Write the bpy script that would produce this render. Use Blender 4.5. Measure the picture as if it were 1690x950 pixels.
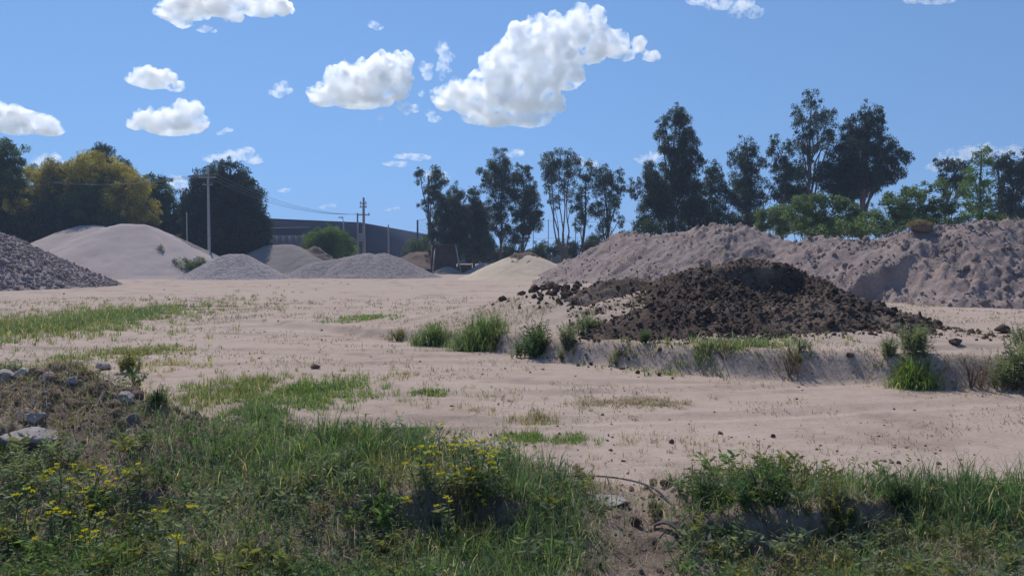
import bpy, math, random
import numpy as np
from mathutils import Vector, Matrix

for o in list(bpy.data.objects):
    bpy.data.objects.remove(o)
SC = bpy.context.scene
COL = SC.collection
RAD = math.radians

# ------------------------------------------------------------------ camera
CAM_H, FPX, HORIZON = 2.0, 1250.0, 425.0          # eye height, focal length in photo pixels, horizon row
PITCH = math.atan((475 - HORIZON) / FPX)
cam_data = bpy.data.cameras.new('camera')
cam_data.sensor_width = 36.0
cam_data.lens = 36.0 * FPX / 1690.0
cam_data.clip_start, cam_data.clip_end = 0.05, 20000
cam = bpy.data.objects.new('camera', cam_data)
COL.objects.link(cam)
cam.location = (0, 0, CAM_H)
cam.rotation_euler = (math.pi / 2 - PITCH, 0, 0)
SC.camera = cam

# ------------------------------------------------------------------ sky and sun
SUN_AZ, SUN_EL = RAD(-24), RAD(54)                # azimuth from the view direction (left is negative)
world = bpy.data.worlds.new('World')
SC.world = world
world.use_nodes = True
wn = world.node_tree.nodes
wn.clear()
w_out = wn.new('ShaderNodeOutputWorld')
w_bg = wn.new('ShaderNodeBackground')
w_sky = wn.new('ShaderNodeTexSky')
w_sky.sky_type = 'NISHITA'
w_sky.sun_disc = False
w_sky.sun_elevation = SUN_EL
w_sky.sun_rotation = SUN_AZ
w_sky.altitude = 3000
w_sky.air_density = 2.0
w_sky.dust_density = 0.0
w_sky.ozone_density = 8.5
w_bg.inputs['Strength'].default_value = 0.12
# the horizon band of the physical sky is far brighter than a camera records: look it up a little higher
w_tc = wn.new('ShaderNodeTexCoord')
w_lift = wn.new('ShaderNodeVectorMath')
w_lift.operation = 'MULTIPLY_ADD'
w_lift.inputs[1].default_value = (1, 1, 0.72)
w_lift.inputs[2].default_value = (0, 0, 0.27)
world.node_tree.links.new(w_tc.outputs['Generated'], w_lift.inputs[0])
world.node_tree.links.new(w_lift.outputs[0], w_sky.inputs['Vector'])
world.node_tree.links.new(w_sky.outputs[0], w_bg.inputs[0])
world.node_tree.links.new(w_bg.outputs[0], w_out.inputs[0])

sun_data = bpy.data.lights.new('sun', 'SUN')
sun_data.energy = 3.6
sun_data.angle = RAD(0.53)
sun_data.color = (1.0, 0.95, 0.88)
sun = bpy.data.objects.new('sun', sun_data)
COL.objects.link(sun)
SUN_DIR = Vector((math.sin(SUN_AZ) * math.cos(SUN_EL), math.cos(SUN_AZ) * math.cos(SUN_EL), math.sin(SUN_EL)))
sun.rotation_euler = SUN_DIR.to_track_quat('Z', 'Y').to_euler()
sun.location = SUN_DIR * 50

vs = SC.view_settings
vs.view_transform, vs.look, vs.exposure, vs.gamma = 'Standard', 'None', 0.0, 1.0
vs.use_curve_mapping = False
cy = SC.cycles
cy.use_denoising = True
cy.max_bounces = 34
cy.diffuse_bounces = 3
cy.glossy_bounces = 2
cy.transmission_bounces = 4
cy.volume_bounces = 32
cy.transparent_max_bounces = 24
cy.use_adaptive_sampling = True
cy.adaptive_threshold = 0.02
cy.volume_step_rate = 0.7
cy.volume_max_steps = 256

# ------------------------------------------------------------------ noise and projection helpers
RNG = np.random.default_rng(7)

def rng(seed):
    return np.random.default_rng(seed)

_TAB = {}

def _tables(seed):
    if seed not in _TAB:
        r = np.random.default_rng(seed + 1000)
        p = r.permutation(256).astype(np.int32)
        ang = r.uniform(0, 2 * math.pi, 256)
        _TAB[seed] = (np.concatenate([p, p]), np.cos(ang).astype(np.float32), np.sin(ang).astype(np.float32))
    return _TAB[seed]

def perlin(x, y, seed=0):
    p, gc, gs = _tables(seed)
    x, y = np.broadcast_arrays(np.asarray(x, float), np.asarray(y, float))
    x0 = np.floor(x); y0 = np.floor(y)
    fx, fy = (x - x0).astype(np.float32), (y - y0).astype(np.float32)
    ix, iy = x0.astype(np.int32) & 255, y0.astype(np.int32) & 255
    u = fx * fx * fx * (fx * (fx * 6 - 15) + 10)
    v = fy * fy * fy * (fy * (fy * 6 - 15) + 10)
    pa, pb = p[ix], p[ix + 1]
    def g(h, dx, dy):
        return gc[h] * dx + gs[h] * dy
    a = g(p[pa + iy], fx, fy); b = g(p[pb + iy], fx - 1, fy)
    c = g(p[pa + iy + 1], fx, fy - 1); d = g(p[pb + iy + 1], fx - 1, fy - 1)
    ab = a + (b - a) * u
    return (ab + ((c + (d - c) * u) - ab) * v) * 1.5

def perlin3(p, seed=0):
    t, _, _ = _tables(seed)
    r = np.random.default_rng(seed + 5000)
    G = r.normal(size=(256, 3)); G /= np.linalg.norm(G, axis=1)[:, None]
    p0 = np.floor(p); f = p - p0; i = p0.astype(np.int64) & 255
    w = f * f * f * (f * (f * 6 - 15) + 10)
    out = 0.0
    for a in (0, 1):
        for b in (0, 1):
            for c in (0, 1):
                h = t[t[t[(i[:, 0] + a) & 255] + ((i[:, 1] + b) & 255)] + ((i[:, 2] + c) & 255)]
                dot = ((f - np.array([a, b, c])) * G[h]).sum(1)
                out = out + dot * (w[:, 0] if a else 1 - w[:, 0]) * (w[:, 1] if b else 1 - w[:, 1]) * (w[:, 2] if c else 1 - w[:, 2])
    return out * 1.5

def fbm(x, y, octaves=4, seed=0, gain=0.5):
    s, amp, t = 0.0, 1.0, 0.0
    for k in range(octaves):
        s = s + amp * perlin(x * 2 ** k + 17.3 * k, y * 2 ** k - 9.1 * k, seed + k * 13)
        t += amp
        amp *= gain
    return s / t

def ridged(x, y, octaves=4, seed=0):
    s, amp, t = 0.0, 1.0, 0.0
    for k in range(octaves):
        s = s + amp * (1 - 2 * np.abs(perlin(x * 2 ** k, y * 2 ** k, seed + k * 7)))
        t += amp
        amp *= 0.55
    return s / t

def sstep(a, b, x):
    t = np.clip((x - a) / (b - a), 0, 1)
    return t * t * (3 - 2 * t)

CT, ST = math.cos(PITCH), math.sin(PITCH)

def ray(u, v):
    a, b = (np.asarray(u, float) - 845) / FPX, -(np.asarray(v, float) - 475) / FPX
    return a, CT + b * ST, -ST + b * CT

def at(u, v, Y):
    """World point seen at photo pixel (u, v) that lies Y metres ahead of the camera."""
    dx, dy, dz = ray(u, v)
    t = Y / dy
    return np.array([dx * t, Y, CAM_H + dz * t])

def on_plane(u, v, z=0.0):
    dx, dy, dz = ray(u, v)
    t = (z - CAM_H) / dz
    return np.stack([dx * t, dy * t, np.zeros_like(t) + z], -1)

# ------------------------------------------------------------------ terrain
def bank_foot(x):
    return np.interp(x, [-40, -12, -7.7, -3, 0.06, 1.7, 3.2, 4.4, 6, 7.4, 12, 30],
                     [30, 25, 22.5, 18.2, 15.3, 13.9, 12.95, 12.1, 11.4, 10.9, 10.3, 10])

def terrain(x, y, fine=True):
    x = np.asarray(x, float); y = np.asarray(y, float)
    near = np.exp(-np.hypot(x, y) / 90.0)
    z = 0.05 * fbm(x * 0.12, y * 0.2, 3, 3) * near * 1.6
    # sand bank and mound
    yf = bank_foot(x) + 0.45 * fbm(x * 0.45, y * 0.05, 3, 11) + 0.12 * perlin(x * 1.9, y * 0.3, 12)
    hb = np.interp(x, [-14, -7.7, -3, 0, 4.4, 7.4, 30], [0, 0.10, 0.25, 0.40, 0.48, 0.48, 0.45])
    ht = np.interp(x, [-14, -5, -3, -0.8, 1.1, 2.6, 6, 9.4, 12, 30], [0, 0.13, 0.27, 0.72, 1.32, 1.34, 1.15, 0.5, 0.45, 0.4])
    yr = np.interp(x, [-14, -3, 0, 5.8, 12, 30], [27, 20.8, 19.6, 18.0, 17.5, 17.5])
    s = y - yf
    bank = hb * sstep(0, 0.55, s)
    up = np.clip((y - yf - 0.6) / np.maximum(yr - yf - 0.6, 0.5), 0, 1)
    mound = bank + (ht - hb) * (up * up * (3 - 2 * up)) * (s > 0.6)
    z = z + np.where(y < yr, mound, ht * (1 - sstep(0, 6.5, y - yr)))
    z = z + sstep(0.2, 1.5, s) * (1 - sstep(24, 30, y)) * 0.05 * fbm(x * 0.9, y * 0.9, 3, 21)
    # weedy berm in the foreground
    yc = np.interp(x, [-12, -6, -4.5, -2.8, -1, 0.3, 0.9, 1.8, 3.2, 12], [8.5, 8.0, 7.5, 6.6, 6.0, 5.8, 5.5, 5.2, 4.9, 4.6])
    hc = np.interp(x, [-12, -6, -4.5, -3.2, -2.4, -1, 0.2, 0.9, 1.8, 3.2, 12], [.75, .8, .78, .55, .42, .48, .36, .2, .45, .4, .4])
    d = y - yc + 0.25 * fbm(x * 0.8, y * 0.8, 2, 31)
    prof = np.where(d > 0, 1 - sstep(0, 1.25, d), 1 - 0.85 * sstep(0, 3.2, -d))
    berm = hc * prof
    m = np.clip(berm * 3, 0, 1)
    z = z + berm + m * (0.09 * fbm(x * 1.7, y * 1.7, 4, 41) + 0.02 * fbm(x * 9, y * 9, 3, 42) + 0.05 * np.abs(fbm(x * 5, y * 5, 3, 43, 0.6)))
    for x0, wx, ys, dep in ((-0.35, 0.7, 5.02, 0.18), (1.85, 0.7, 4.78, 0.22), (-2.6, 0.5, 5.3, 0.12), (3.3, 0.5, 4.45, 0.12)):
        yy = ys + 0.14 * fbm(x * 1.3, x * 0, 2, 45) + 0.08 * perlin(x * 4, y * 4, 46) + 0.04 * perlin(x * 11, y * 11, 47)
        cut = np.exp(-((x - x0) / wx) ** 4) * (1 - sstep(-0.07, 0.05, y - yy)) * sstep(-1.3, -0.35, y - yy)
        z = z - dep * cut
    rub = np.exp(-(((x + 4.2) / 1.9) ** 2 + ((y - 7.1) / 1.1) ** 2))
    z = z + rub * (0.20 * fbm(x * 1.9, y * 1.9, 4, 51, 0.62) + 0.10)
    if fine:
        z = z + near * (0.012 * fbm(x * 2.1, y * 2.6, 3, 61) + 0.006 * fbm(x * 9, y * 9, 3, 62))
        far = sstep(13, 20, y) * (1 - sstep(60, 80, y)) * (1 - sstep(-0.5, 0.6, s) * (x > -6) * (y < 27))
        z = z + far * 0.05 * np.clip(ridged(x * 0.12, y * 0.75, 3, 65) - 0.15, 0, 1)
        # wheel tracks run across the yard
        tw = (y - 9.2 - 0.10 * x - 0.012 * x * x)
        for off in (0.0, 1.9, 5.2, 7.0):
            q = tw - off - 0.3 * perlin(x * 0.1, x * 0 + off, 71)
            z = z - 0.030 * np.exp(-(q / 0.16) ** 2) + 0.018 * np.exp(-((np.abs(q) - 0.3) / 0.1) ** 2)
    return z

_GA = np.radians(np.linspace(-60, 60, 481))
_GR = np.concatenate([np.arange(1.0, 9, 0.04), np.geomspace(9, 220, 420)])

def _ground_table():
    R, A = np.meshgrid(_GR, _GA, indexing='ij')
    return terrain(R * np.sin(A), R * np.cos(A), True)

_GT = _ground_table()

def tz(x, y):
    """Terrain height by table (fast)."""
    r = np.hypot(x, y); a = np.arctan2(x, y)
    i = np.clip(np.interp(r, _GR, np.arange(len(_GR))), 0, len(_GR) - 1.001)
    j = np.clip((a - _GA[0]) / (_GA[1] - _GA[0]), 0, len(_GA) - 1.001)
    i0, j0 = i.astype(int), j.astype(int)
    fi, fj = i - i0, j - j0
    return (_GT[i0, j0] * (1 - fi) + _GT[i0 + 1, j0] * fi) * (1 - fj) + (_GT[i0, j0 + 1] * (1 - fi) + _GT[i0 + 1, j0 + 1] * fi) * fj

def on_ground(u, v, dz=0.0):
    """World point(s) of the terrain seen at photo pixel(s) (u, v)."""
    u = np.atleast_1d(np.asarray(u, float)); v = np.atleast_1d(np.asarray(v, float))
    dx, dy, dz_ = ray(u, v)
    t = np.full(u.shape, 2.5)
    hit = np.zeros(u.shape, bool); T = np.full(u.shape, np.nan)
    while t.min() < 160 and not hit.all():
        new = (CAM_H + dz_ * t <= tz(dx * t, dy * t)) & ~hit
        T[new] = t[new]; hit |= new
        t = t * 1.006
    T = np.where(np.isnan(T), 160, T)
    P = np.stack([dx * T, dy * T, tz(dx * T, dy * T) + dz], -1)
    return P if len(P) > 1 else P[0]

# ------------------------------------------------------------------ materials
def new_mat(name):
    m = bpy.data.materials.new(name)
    m.use_nodes = True
    nt = m.node_tree
    nt.nodes.clear()
    return m, nt, nt.nodes.new('ShaderNodeOutputMaterial')

def N(nt, kind, **kw):
    n = nt.nodes.new(kind)
    for k, v in kw.items():
        if k.startswith('i_'):
            key = k[2:].replace('_', ' ')
            n.inputs[int(key) if key.isdigit() else key].default_value = v
        else:
            setattr(n, k, v)
    return n

def coords(nt, scale=(1, 1, 1)):
    tc = N(nt, 'ShaderNodeTexCoord')
    mp = N(nt, 'ShaderNodeMapping')
    mp.inputs['Scale'].default_value = scale
    nt.links.new(tc.outputs['Object'], mp.inputs['Vector'])
    return mp.outputs[0]

def noise(nt, vec, scale, detail=6, rough=0.6):
    n = N(nt, 'ShaderNodeTexNoise', i_Scale=scale, i_Detail=detail, i_Roughness=rough)
    nt.links.new(vec, n.inputs['Vector'])
    return n.outputs['Fac']

def ramp(nt, fac, stops):
    r = N(nt, 'ShaderNodeValToRGB')
    el = r.color_ramp.elements
    while len(el) < len(stops):
        el.new(0.5)
    for e, (p, c) in zip(el, stops):
        e.position = p
        e.color = (c[0], c[1], c[2], 1) if hasattr(c, '__len__') else (c, c, c, 1)
    nt.links.new(fac, r.inputs[0])
    return r.outputs[0]

def mix(nt, fac, a, b, mode='MIX'):
    m = N(nt, 'ShaderNodeMix', data_type='RGBA', blend_type=mode)
    for sock, val in ((m.inputs['Factor'], fac), (m.inputs[6], a), (m.inputs[7], b)):
        if hasattr(val, 'is_linked') or isinstance(val, bpy.types.NodeSocket):
            nt.links.new(val, sock)
        elif hasattr(val, '__len__'):
            sock.default_value = (*val[:3], 1)
        else:
            sock.default_value = val
    return m.outputs[2]

def bump(nt, height, strength, dist, normal=None):
    b = N(nt, 'ShaderNodeBump', i_Strength=strength, i_Distance=dist)
    nt.links.new(height, b.inputs['Height'])
    if normal is not None:
        nt.links.new(normal, b.inputs['Normal'])
    return b.outputs[0]

def principled(nt, out, color, rough=0.9, spec=0.15, normal=None, metal=0.0):
    p = N(nt, 'ShaderNodeBsdfPrincipled')
    p.inputs['Roughness'].default_value = rough
    p.inputs['Specular IOR Level'].default_value = spec
    p.inputs['Metallic'].default_value = metal
    if isinstance(color, bpy.types.NodeSocket):
        nt.links.new(color, p.inputs['Base Color'])
    else:
        p.inputs['Base Color'].default_value = (*color, 1)
    if normal is not None:
        nt.links.new(normal, p.inputs['Normal'])
    nt.links.new(p.outputs[0], out.inputs['Surface'])
    return p

def soil_mat(name, dark, mid, light, coarse=0.8, grain=14, bump_d=0.03, bump_s=0.7, speck=None, dust=None):
    m, nt, out = new_mat(name)
    v = coords(nt)
    a = noise(nt, v, coarse, 8, 0.65)
    b = noise(nt, v, grain, 8, 0.7)
    c = mix(nt, 0.5, ramp(nt, a, [(0.3, dark), (0.5, mid), (0.72, light)]), ramp(nt, b, [(0.3, dark), (0.52, mid), (0.7, light)]))
    if dust:
        c = mix(nt, ramp(nt, noise(nt, v, 0.55, 6, 0.65), [(0.5, 0.0), (0.64, 0.85)]), c, dust)
    if speck:
        vo = N(nt, 'ShaderNodeTexVoronoi', i_Scale=speck)
        nt.links.new(v, vo.inputs['Vector'])
        c = mix(nt, 0.55, c, mix(nt, ramp(nt, vo.outputs['Color'], [(0.2, 0.0), (0.8, 1.0)]), dark, light))
        nrm = bump(nt, vo.outputs['Distance'], bump_s, bump_d)
        nrm = bump(nt, b, bump_s * 0.6, bump_d, nrm)
    else:
        nrm = bump(nt, b, bump_s, bump_d)
    principled(nt, out, c, 0.95, 0.08, nrm)
    return m

def plain_mat(name, color, rough=0.7, spec=0.3, var=0.25, scale=6, metal=0.0, bump_d=0.0):
    m, nt, out = new_mat(name)
    v = coords(nt)
    a = noise(nt, v, scale, 6, 0.6)
    c = ramp(nt, a, [(0.3, [k * (1 - var) for k in color]), (0.7, [min(1, k * (1 + var)) for k in color])])
    principled(nt, out, c, rough, spec, bump(nt, a, 0.5, bump_d) if bump_d else None, metal)
    return m

def leaf_mat(name, trans=0.35, rough=0.55, spec=0.2, gain=1.0):
    m, nt, out = new_mat(name)
    at_ = N(nt, 'ShaderNodeAttribute', attribute_name='tint')
    p = N(nt, 'ShaderNodeBsdfPrincipled')
    p.inputs['Roughness'].default_value = rough
    p.inputs['Specular IOR Level'].default_value = spec
    nt.links.new(at_.outputs['Color'], p.inputs['Base Color'])
    t = N(nt, 'ShaderNodeBsdfTranslucent')
    tc = mix(nt, 1.0, at_.outputs['Color'], (1.3 * gain, 1.35 * gain, 0.75 * gain), 'MULTIPLY')
    nt.links.new(tc, t.inputs['Color'])
    mx = N(nt, 'ShaderNodeMixShader')
    mx.inputs[0].default_value = trans
    nt.links.new(p.outputs[0], mx.inputs[1])
    nt.links.new(t.outputs[0], mx.inputs[2])
    nt.links.new(mx.outputs[0], out.inputs['Surface'])
    return m

def ground_mat():
    m, nt, out = new_mat('sandy_ground')
    v = coords(nt)
    vs_ = coords(nt, (0.22, 1.0, 1.0))
    big = noise(nt, v, 0.16, 5, 0.55)
    streak = noise(nt, vs_, 0.9, 8, 0.7)
    mid = noise(nt, v, 2.2, 8, 0.7)
    fine = noise(nt, v, 38, 5, 0.7)
    base = ramp(nt, streak, [(0.3, (0.31, 0.23, 0.18)), (0.5, (0.445, 0.335, 0.268)), (0.68, (0.56, 0.435, 0.36))])
    base = mix(nt, 0.45, base, ramp(nt, big, [(0.35, (0.37, 0.275, 0.215)), (0.65, (0.49, 0.385, 0.315))]))
    base = mix(nt, 0.4, base, ramp(nt, mid, [(0.3, (0.29, 0.21, 0.165)), (0.52, (0.44, 0.34, 0.275)), (0.72, (0.54, 0.44, 0.37))]))
    # dry litter stains
    lit = ramp(nt, noise(nt, coords(nt, (0.45, 1, 1)), 1.6, 10, 0.75), [(0.57, 0.0), (0.68, 1.0)])
    base = mix(nt, mix(nt, 0.55, (0, 0, 0), lit), base, (0.23, 0.175, 0.13))
    # darker organic soil on the berm (attribute written on the mesh)
    at_ = N(nt, 'ShaderNodeAttribute', attribute_name='soil')
    brn = ramp(nt, mid, [(0.3, (0.055, 0.040, 0.030)), (0.52, (0.12, 0.088, 0.068)), (0.75, (0.24, 0.185, 0.15))])
    base = mix(nt, 0.35, base, ramp(nt, fine, [(0.3, (0.26, 0.19, 0.15)), (0.65, (0.5, 0.4, 0.33))]))
    base = mix(nt, at_.outputs['Fac'], base, brn)
    n1 = bump(nt, mid, 0.6, 0.08)
    cl = N(nt, 'ShaderNodeMath', operation='MULTIPLY')
    nt.links.new(noise(nt, v, 11, 6, 0.7), cl.inputs[0])
    nt.links.new(at_.outputs['Fac'], cl.inputs[1])
    n1 = bump(nt, cl.outputs[0], 1.0, 0.06, n1)
    n2 = bump(nt, fine, 0.5, 0.008, n1)
    principled(nt, out, base, 0.95, 0.06, n2)
    return m

M = {}
M['ground'] = ground_mat()
M['leaf'] = leaf_mat('tree_leaves', 0.38)
M['weed'] = leaf_mat('weed_leaves', 0.5, 0.5, 0.28)
M['straw'] = leaf_mat('dry_straw', 0.2, 0.8, 0.1, 0.9)
M['petal'] = leaf_mat('yellow_petals', 0.4, 0.6, 0.1)
M['bark'] = plain_mat('grey_brown_bark', (0.11, 0.085, 0.07), 0.9, 0.1, 0.4, 5, bump_d=0.02)
M['pale_bark'] = plain_mat('pale_smooth_bark', (0.17, 0.14, 0.115), 0.85, 0.1, 0.35, 4)
M['rubble'] = soil_mat('crushed_rock', (0.16, 0.12, 0.113), (0.29, 0.232, 0.218), (0.42, 0.355, 0.335), 0.9, 6, 0.06, 0.9)
M['pale_sand'] = soil_mat('pale_gravel_sand', (0.33, 0.265, 0.24), (0.42, 0.345, 0.315), (0.49, 0.41, 0.38), 0.25, 7, 0.05, 0.6)
M['pebble'] = soil_mat('grey_pebbles', (0.20, 0.17, 0.165), (0.32, 0.275, 0.265), (0.42, 0.37, 0.36), 0.4, 6, 0.08, 0.9, 5.5)
M['gravel'] = soil_mat('dark_grey_gravel', (0.15, 0.128, 0.125), (0.25, 0.215, 0.21), (0.34, 0.30, 0.295), 0.4, 6, 0.08, 0.9, 5.0)
M['brown_gravel'] = soil_mat('brown_grey_gravel', (0.19, 0.16, 0.145), (0.25, 0.215, 0.195), (0.30, 0.265, 0.245), 0.3, 6, 0.05, 0.6)
M['earth'] = soil_mat('grey_brown_earth', (0.165, 0.122, 0.108), (0.285, 0.222, 0.200), (0.41, 0.33, 0.30), 0.7, 9, 0.06, 1.0, dust=(0.36, 0.275, 0.235))
M['mulch'] = soil_mat('dark_organic_soil', (0.050, 0.035, 0.029), (0.105, 0.075, 0.060), (0.19, 0.14, 0.11), 1.6, 16, 0.04, 0.9, dust=(0.23, 0.172, 0.132))
M['brown_soil'] = soil_mat('brown_soil', (0.11, 0.075, 0.055), (0.19, 0.135, 0.105), (0.27, 0.2, 0.16), 0.9, 8, 0.05, 0.9)
M['yellow_sand'] = soil_mat('yellow_sand', (0.44, 0.345, 0.25), (0.52, 0.42, 0.31), (0.57, 0.47, 0.36), 0.5, 9, 0.03, 0.4)
M['stone'] = plain_mat('grey_stone', (0.34, 0.29, 0.275), 0.9, 0.1, 0.35, 9, bump_d=0.015)
M['white_stone'] = plain_mat('white_stone', (0.46, 0.41, 0.385), 0.9, 0.1, 0.3, 8, bump_d=0.01)
M['concrete'] = plain_mat('pole_concrete', (0.36, 0.34, 0.33), 0.85, 0.2, 0.15, 3)
M['wall'] = plain_mat('grey_block_wall', (0.2, 0.19, 0.195), 0.9, 0.1, 0.15, 0.6)
M['navy'] = plain_mat('navy_metal_cladding', (0.030, 0.036, 0.068), 0.85, 0.12, 0.08, 0.08)
M['navy_trim'] = plain_mat('dark_roof_trim', (0.022, 0.025, 0.045), 0.5, 0.4, 0.1, 1)
M['blue_steel'] = plain_mat('blue_painted_steel', (0.035, 0.055, 0.15), 0.5, 0.4, 0.15, 2)
M['rust'] = plain_mat('rusty_steel', (0.13, 0.075, 0.055), 0.85, 0.2, 0.45, 3)
M['grey_steel'] = plain_mat('galvanised_steel', (0.30, 0.29, 0.29), 0.6, 0.4, 0.2, 3)
M['cable'] = plain_mat('black_cable', (0.025, 0.025, 0.027), 0.5, 0.4, 0.2, 10)
M['wire'] = plain_mat('aluminium_wire', (0.16, 0.16, 0.17), 0.5, 0.4, 0.1, 1)
M['rubber'] = plain_mat('worn_rubber', (0.06, 0.055, 0.055), 0.8, 0.2, 0.4, 12)

# ------------------------------------------------------------------ mesh helpers
def mesh_data(name, V, F, mat, smooth=False, tint=None, mat_list=None):
    V = np.asarray(V, np.float32); F = np.asarray(F, np.int32)
    me = bpy.data.meshes.new(name)
    k = F.shape[1]
    me.vertices.add(len(V)); me.vertices.foreach_set('co', V.ravel())
    me.loops.add(F.size); me.loops.foreach_set('vertex_index', F.ravel())
    me.polygons.add(len(F))
    me.polygons.foreach_set('loop_start', np.arange(0, F.size, k, dtype=np.int32))
    if smooth:
        me.polygons.foreach_set('use_smooth', np.ones(len(F), bool))
    me.update(calc_edges=True)
    me.validate()
    if tint is not None and len(tint) == len(me.vertices):
        a = me.attributes.new('tint', 'FLOAT_COLOR', 'POINT')
        c = np.ones((len(V), 4), np.float32); c[:, :3] = tint
        a.data.foreach_set('color', c.ravel())
    me.materials.append(mat)
    return me

def put(name, me, parent=None, loc=(0, 0, 0), rot=None, scale=None):
    o = bpy.data.objects.new(name, me)
    COL.objects.link(o)
    o.location = loc
    if rot is not None: o.rotation_euler = rot
    if scale is not None: o.scale = scale
    o.parent = parent
    return o

def obj(name, V, F, mat, parent=None, smooth=False, tint=None, loc=(0, 0, 0)):
    V = np.asarray(V, float) - np.asarray(loc, float)
    if parent is not None:
        loc = np.asarray(loc, float) - np.array(world_loc(parent))
    return put(name, mesh_data(name, V, F, mat, smooth, tint), parent, tuple(loc))

def world_loc(o):
    p = Vector(o.location)
    while o.parent:
        o = o.parent
        p = p + Vector(o.location)
    return p

def tag(o, label=None, cat=None, group=None, kind=None):
    for k, v in (('label', label), ('category', cat), ('group', group), ('kind', kind)):
        if v: o[k] = v
    return o

def empty(name, loc, label, cat, group=None):
    o = bpy.data.objects.new(name, None)
    COL.objects.link(o)
    o.location = tuple(float(c) for c in loc)
    o.empty_display_size = 0.3
    return tag(o, label, cat, group)

def part(name, VF, mat, parent, smooth=False, tint=None, label=None, kind=None):
    """A part given in world coordinates, parented under a thing (or a part of one)."""
    V, F = VF
    o = obj(name, V, F, mat, parent, smooth, tint, loc=tuple(world_loc(parent)))
    return tag(o, label, kind=kind)

def join(items):
    Vs, Fs, Ts, n = [], [], [], 0
    for it in items:
        Vs.append(it[0]); Fs.append(np.asarray(it[1]) + n); n += len(it[0])
        if len(it) > 2: Ts.append(it[2])
    return (np.concatenate(Vs), np.concatenate(Fs)) + ((np.concatenate(Ts),) if Ts else ())

def box(x0, x1, y0, y1, z0, z1):
    V = np.array([[x, y, z] for z in (z0, z1) for y in (y0, y1) for x in (x0, x1)], float)
    F = np.array([[0, 2, 3, 1], [4, 5, 7, 6], [0, 1, 5, 4], [2, 6, 7, 3], [0, 4, 6, 2], [1, 3, 7, 5]])
    return V, F

def bar(p, q, w, d=None):
    """A rectangular bar from p to q."""
    p, q = np.asarray(p, float), np.asarray(q, float)
    d = d or w
    a = (q - p) / np.linalg.norm(q - p)
    h = np.array([0, 1, 0]) if abs(a[1]) < 0.9 else np.array([1, 0, 0])
    b = np.cross(a, h); b /= np.linalg.norm(b)
    c = np.cross(a, b)
    V = [p0 + b * sx * w / 2 + c * sy * d / 2 for p0 in (p, q) for sy in (-1, 1) for sx in (-1, 1)]
    F = np.array([[0, 2, 3, 1], [4, 5, 7, 6], [0, 1, 5, 4], [2, 6, 7, 3], [0, 4, 6, 2], [1, 3, 7, 5]])
    return np.array(V), F

def tube(P, R, sides=7):
    P = np.asarray(P, float); n = len(P)
    R = np.broadcast_to(np.asarray(R, float), (n,))
    T = np.gradient(P, axis=0); T /= np.linalg.norm(T, axis=1)[:, None] + 1e-9
    ref = np.array([0.3, 0.9, 0.1]) if abs(T[0][2]) > 0.6 else np.array([0.05, 0.1, 1.0])
    A = np.cross(T, ref); A /= np.linalg.norm(A, axis=1)[:, None] + 1e-9
    B = np.cross(T, A)
    th = np.arange(sides) * 2 * math.pi / sides
    V = (P[:, None] + R[:, None, None] * (A[:, None] * np.cos(th)[None, :, None] + B[:, None] * np.sin(th)[None, :, None])).reshape(-1, 3)
    i = np.arange(n - 1)[:, None] * sides; j = np.arange(sides)[None]
    j2 = (j + 1) % sides
    F = np.stack([i + j, i + j2, i + sides + j2, i + sides + j], -1).reshape(-1, 4)
    V = np.concatenate([V, P[:1], P[-1:]])
    c0, c1 = len(V) - 2, len(V) - 1
    jj = np.arange(0, sides, 1)
    caps = [[c0, (k + 1) % sides, k, c0] for k in jj] + [[c1, (n - 1) * sides + k, (n - 1) * sides + (k + 1) % sides, c1] for k in jj]
    # caps as degenerate-free quads: pair up triangles
    q = []
    for base, off in ((c0, 0), (c1, (n - 1) * sides)):
        for k in range(0, sides - 1, 2):
            q.append([base, off + k, off + k + 1, off + (k + 2) % sides])
        if sides % 2:
            pass
    F = np.concatenate([F, np.array(q)])
    return V, F

def ico(sub=1):
    t = (1 + 5 ** 0.5) / 2
    V = [(-1, t, 0), (1, t, 0), (-1, -t, 0), (1, -t, 0), (0, -1, t), (0, 1, t), (0, -1, -t), (0, 1, -t), (t, 0, -1), (t, 0, 1), (-t, 0, -1), (-t, 0, 1)]
    F = [(0, 11, 5), (0, 5, 1), (0, 1, 7), (0, 7, 10), (0, 10, 11), (1, 5, 9), (5, 11, 4), (11, 10, 2), (10, 7, 6), (7, 1, 8),
         (3, 9, 4), (3, 4, 2), (3, 2, 6), (3, 6, 8), (3, 8, 9), (4, 9, 5), (2, 4, 11), (6, 2, 10), (8, 6, 7), (9, 8, 1)]
    V = [Vector(v).normalized() for v in V]
    for _ in range(sub):
        cache, F2 = {}, []
        def midp(a, b):
            k = (min(a, b), max(a, b))
            if k not in cache:
                V.append(((V[a] + V[b]) / 2).normalized()); cache[k] = len(V) - 1
            return cache[k]
        for a, b, c in F:
            ab, bc, ca = midp(a, b), midp(b, c), midp(c, a)
            F2 += [(a, ab, ca), (b, bc, ab), (c, ca, bc), (ab, bc, ca)]
        F = F2
    return np.array([tuple(v) for v in V]), np.array(F)

ICO = [ico(0), ico(1), ico(2), ico(3)]

def rock(seed, sub=2, cuts=12, rough=0.05):
    """A faceted stone of about unit radius."""
    r = rng(seed)
    V, F = ICO[sub]
    V = V.copy()
    n = r.normal(size=(cuts, 3)); n /= np.linalg.norm(n, axis=1)[:, None]
    for k in range(cuts):
        dd = r.uniform(0.5, 0.85)
        h = V @ n[k] - dd
        V -= np.where(h > 0, h, 0)[:, None] * n[k] * 0.95
    V += r.normal(size=V.shape) * rough
    return V, F

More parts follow.
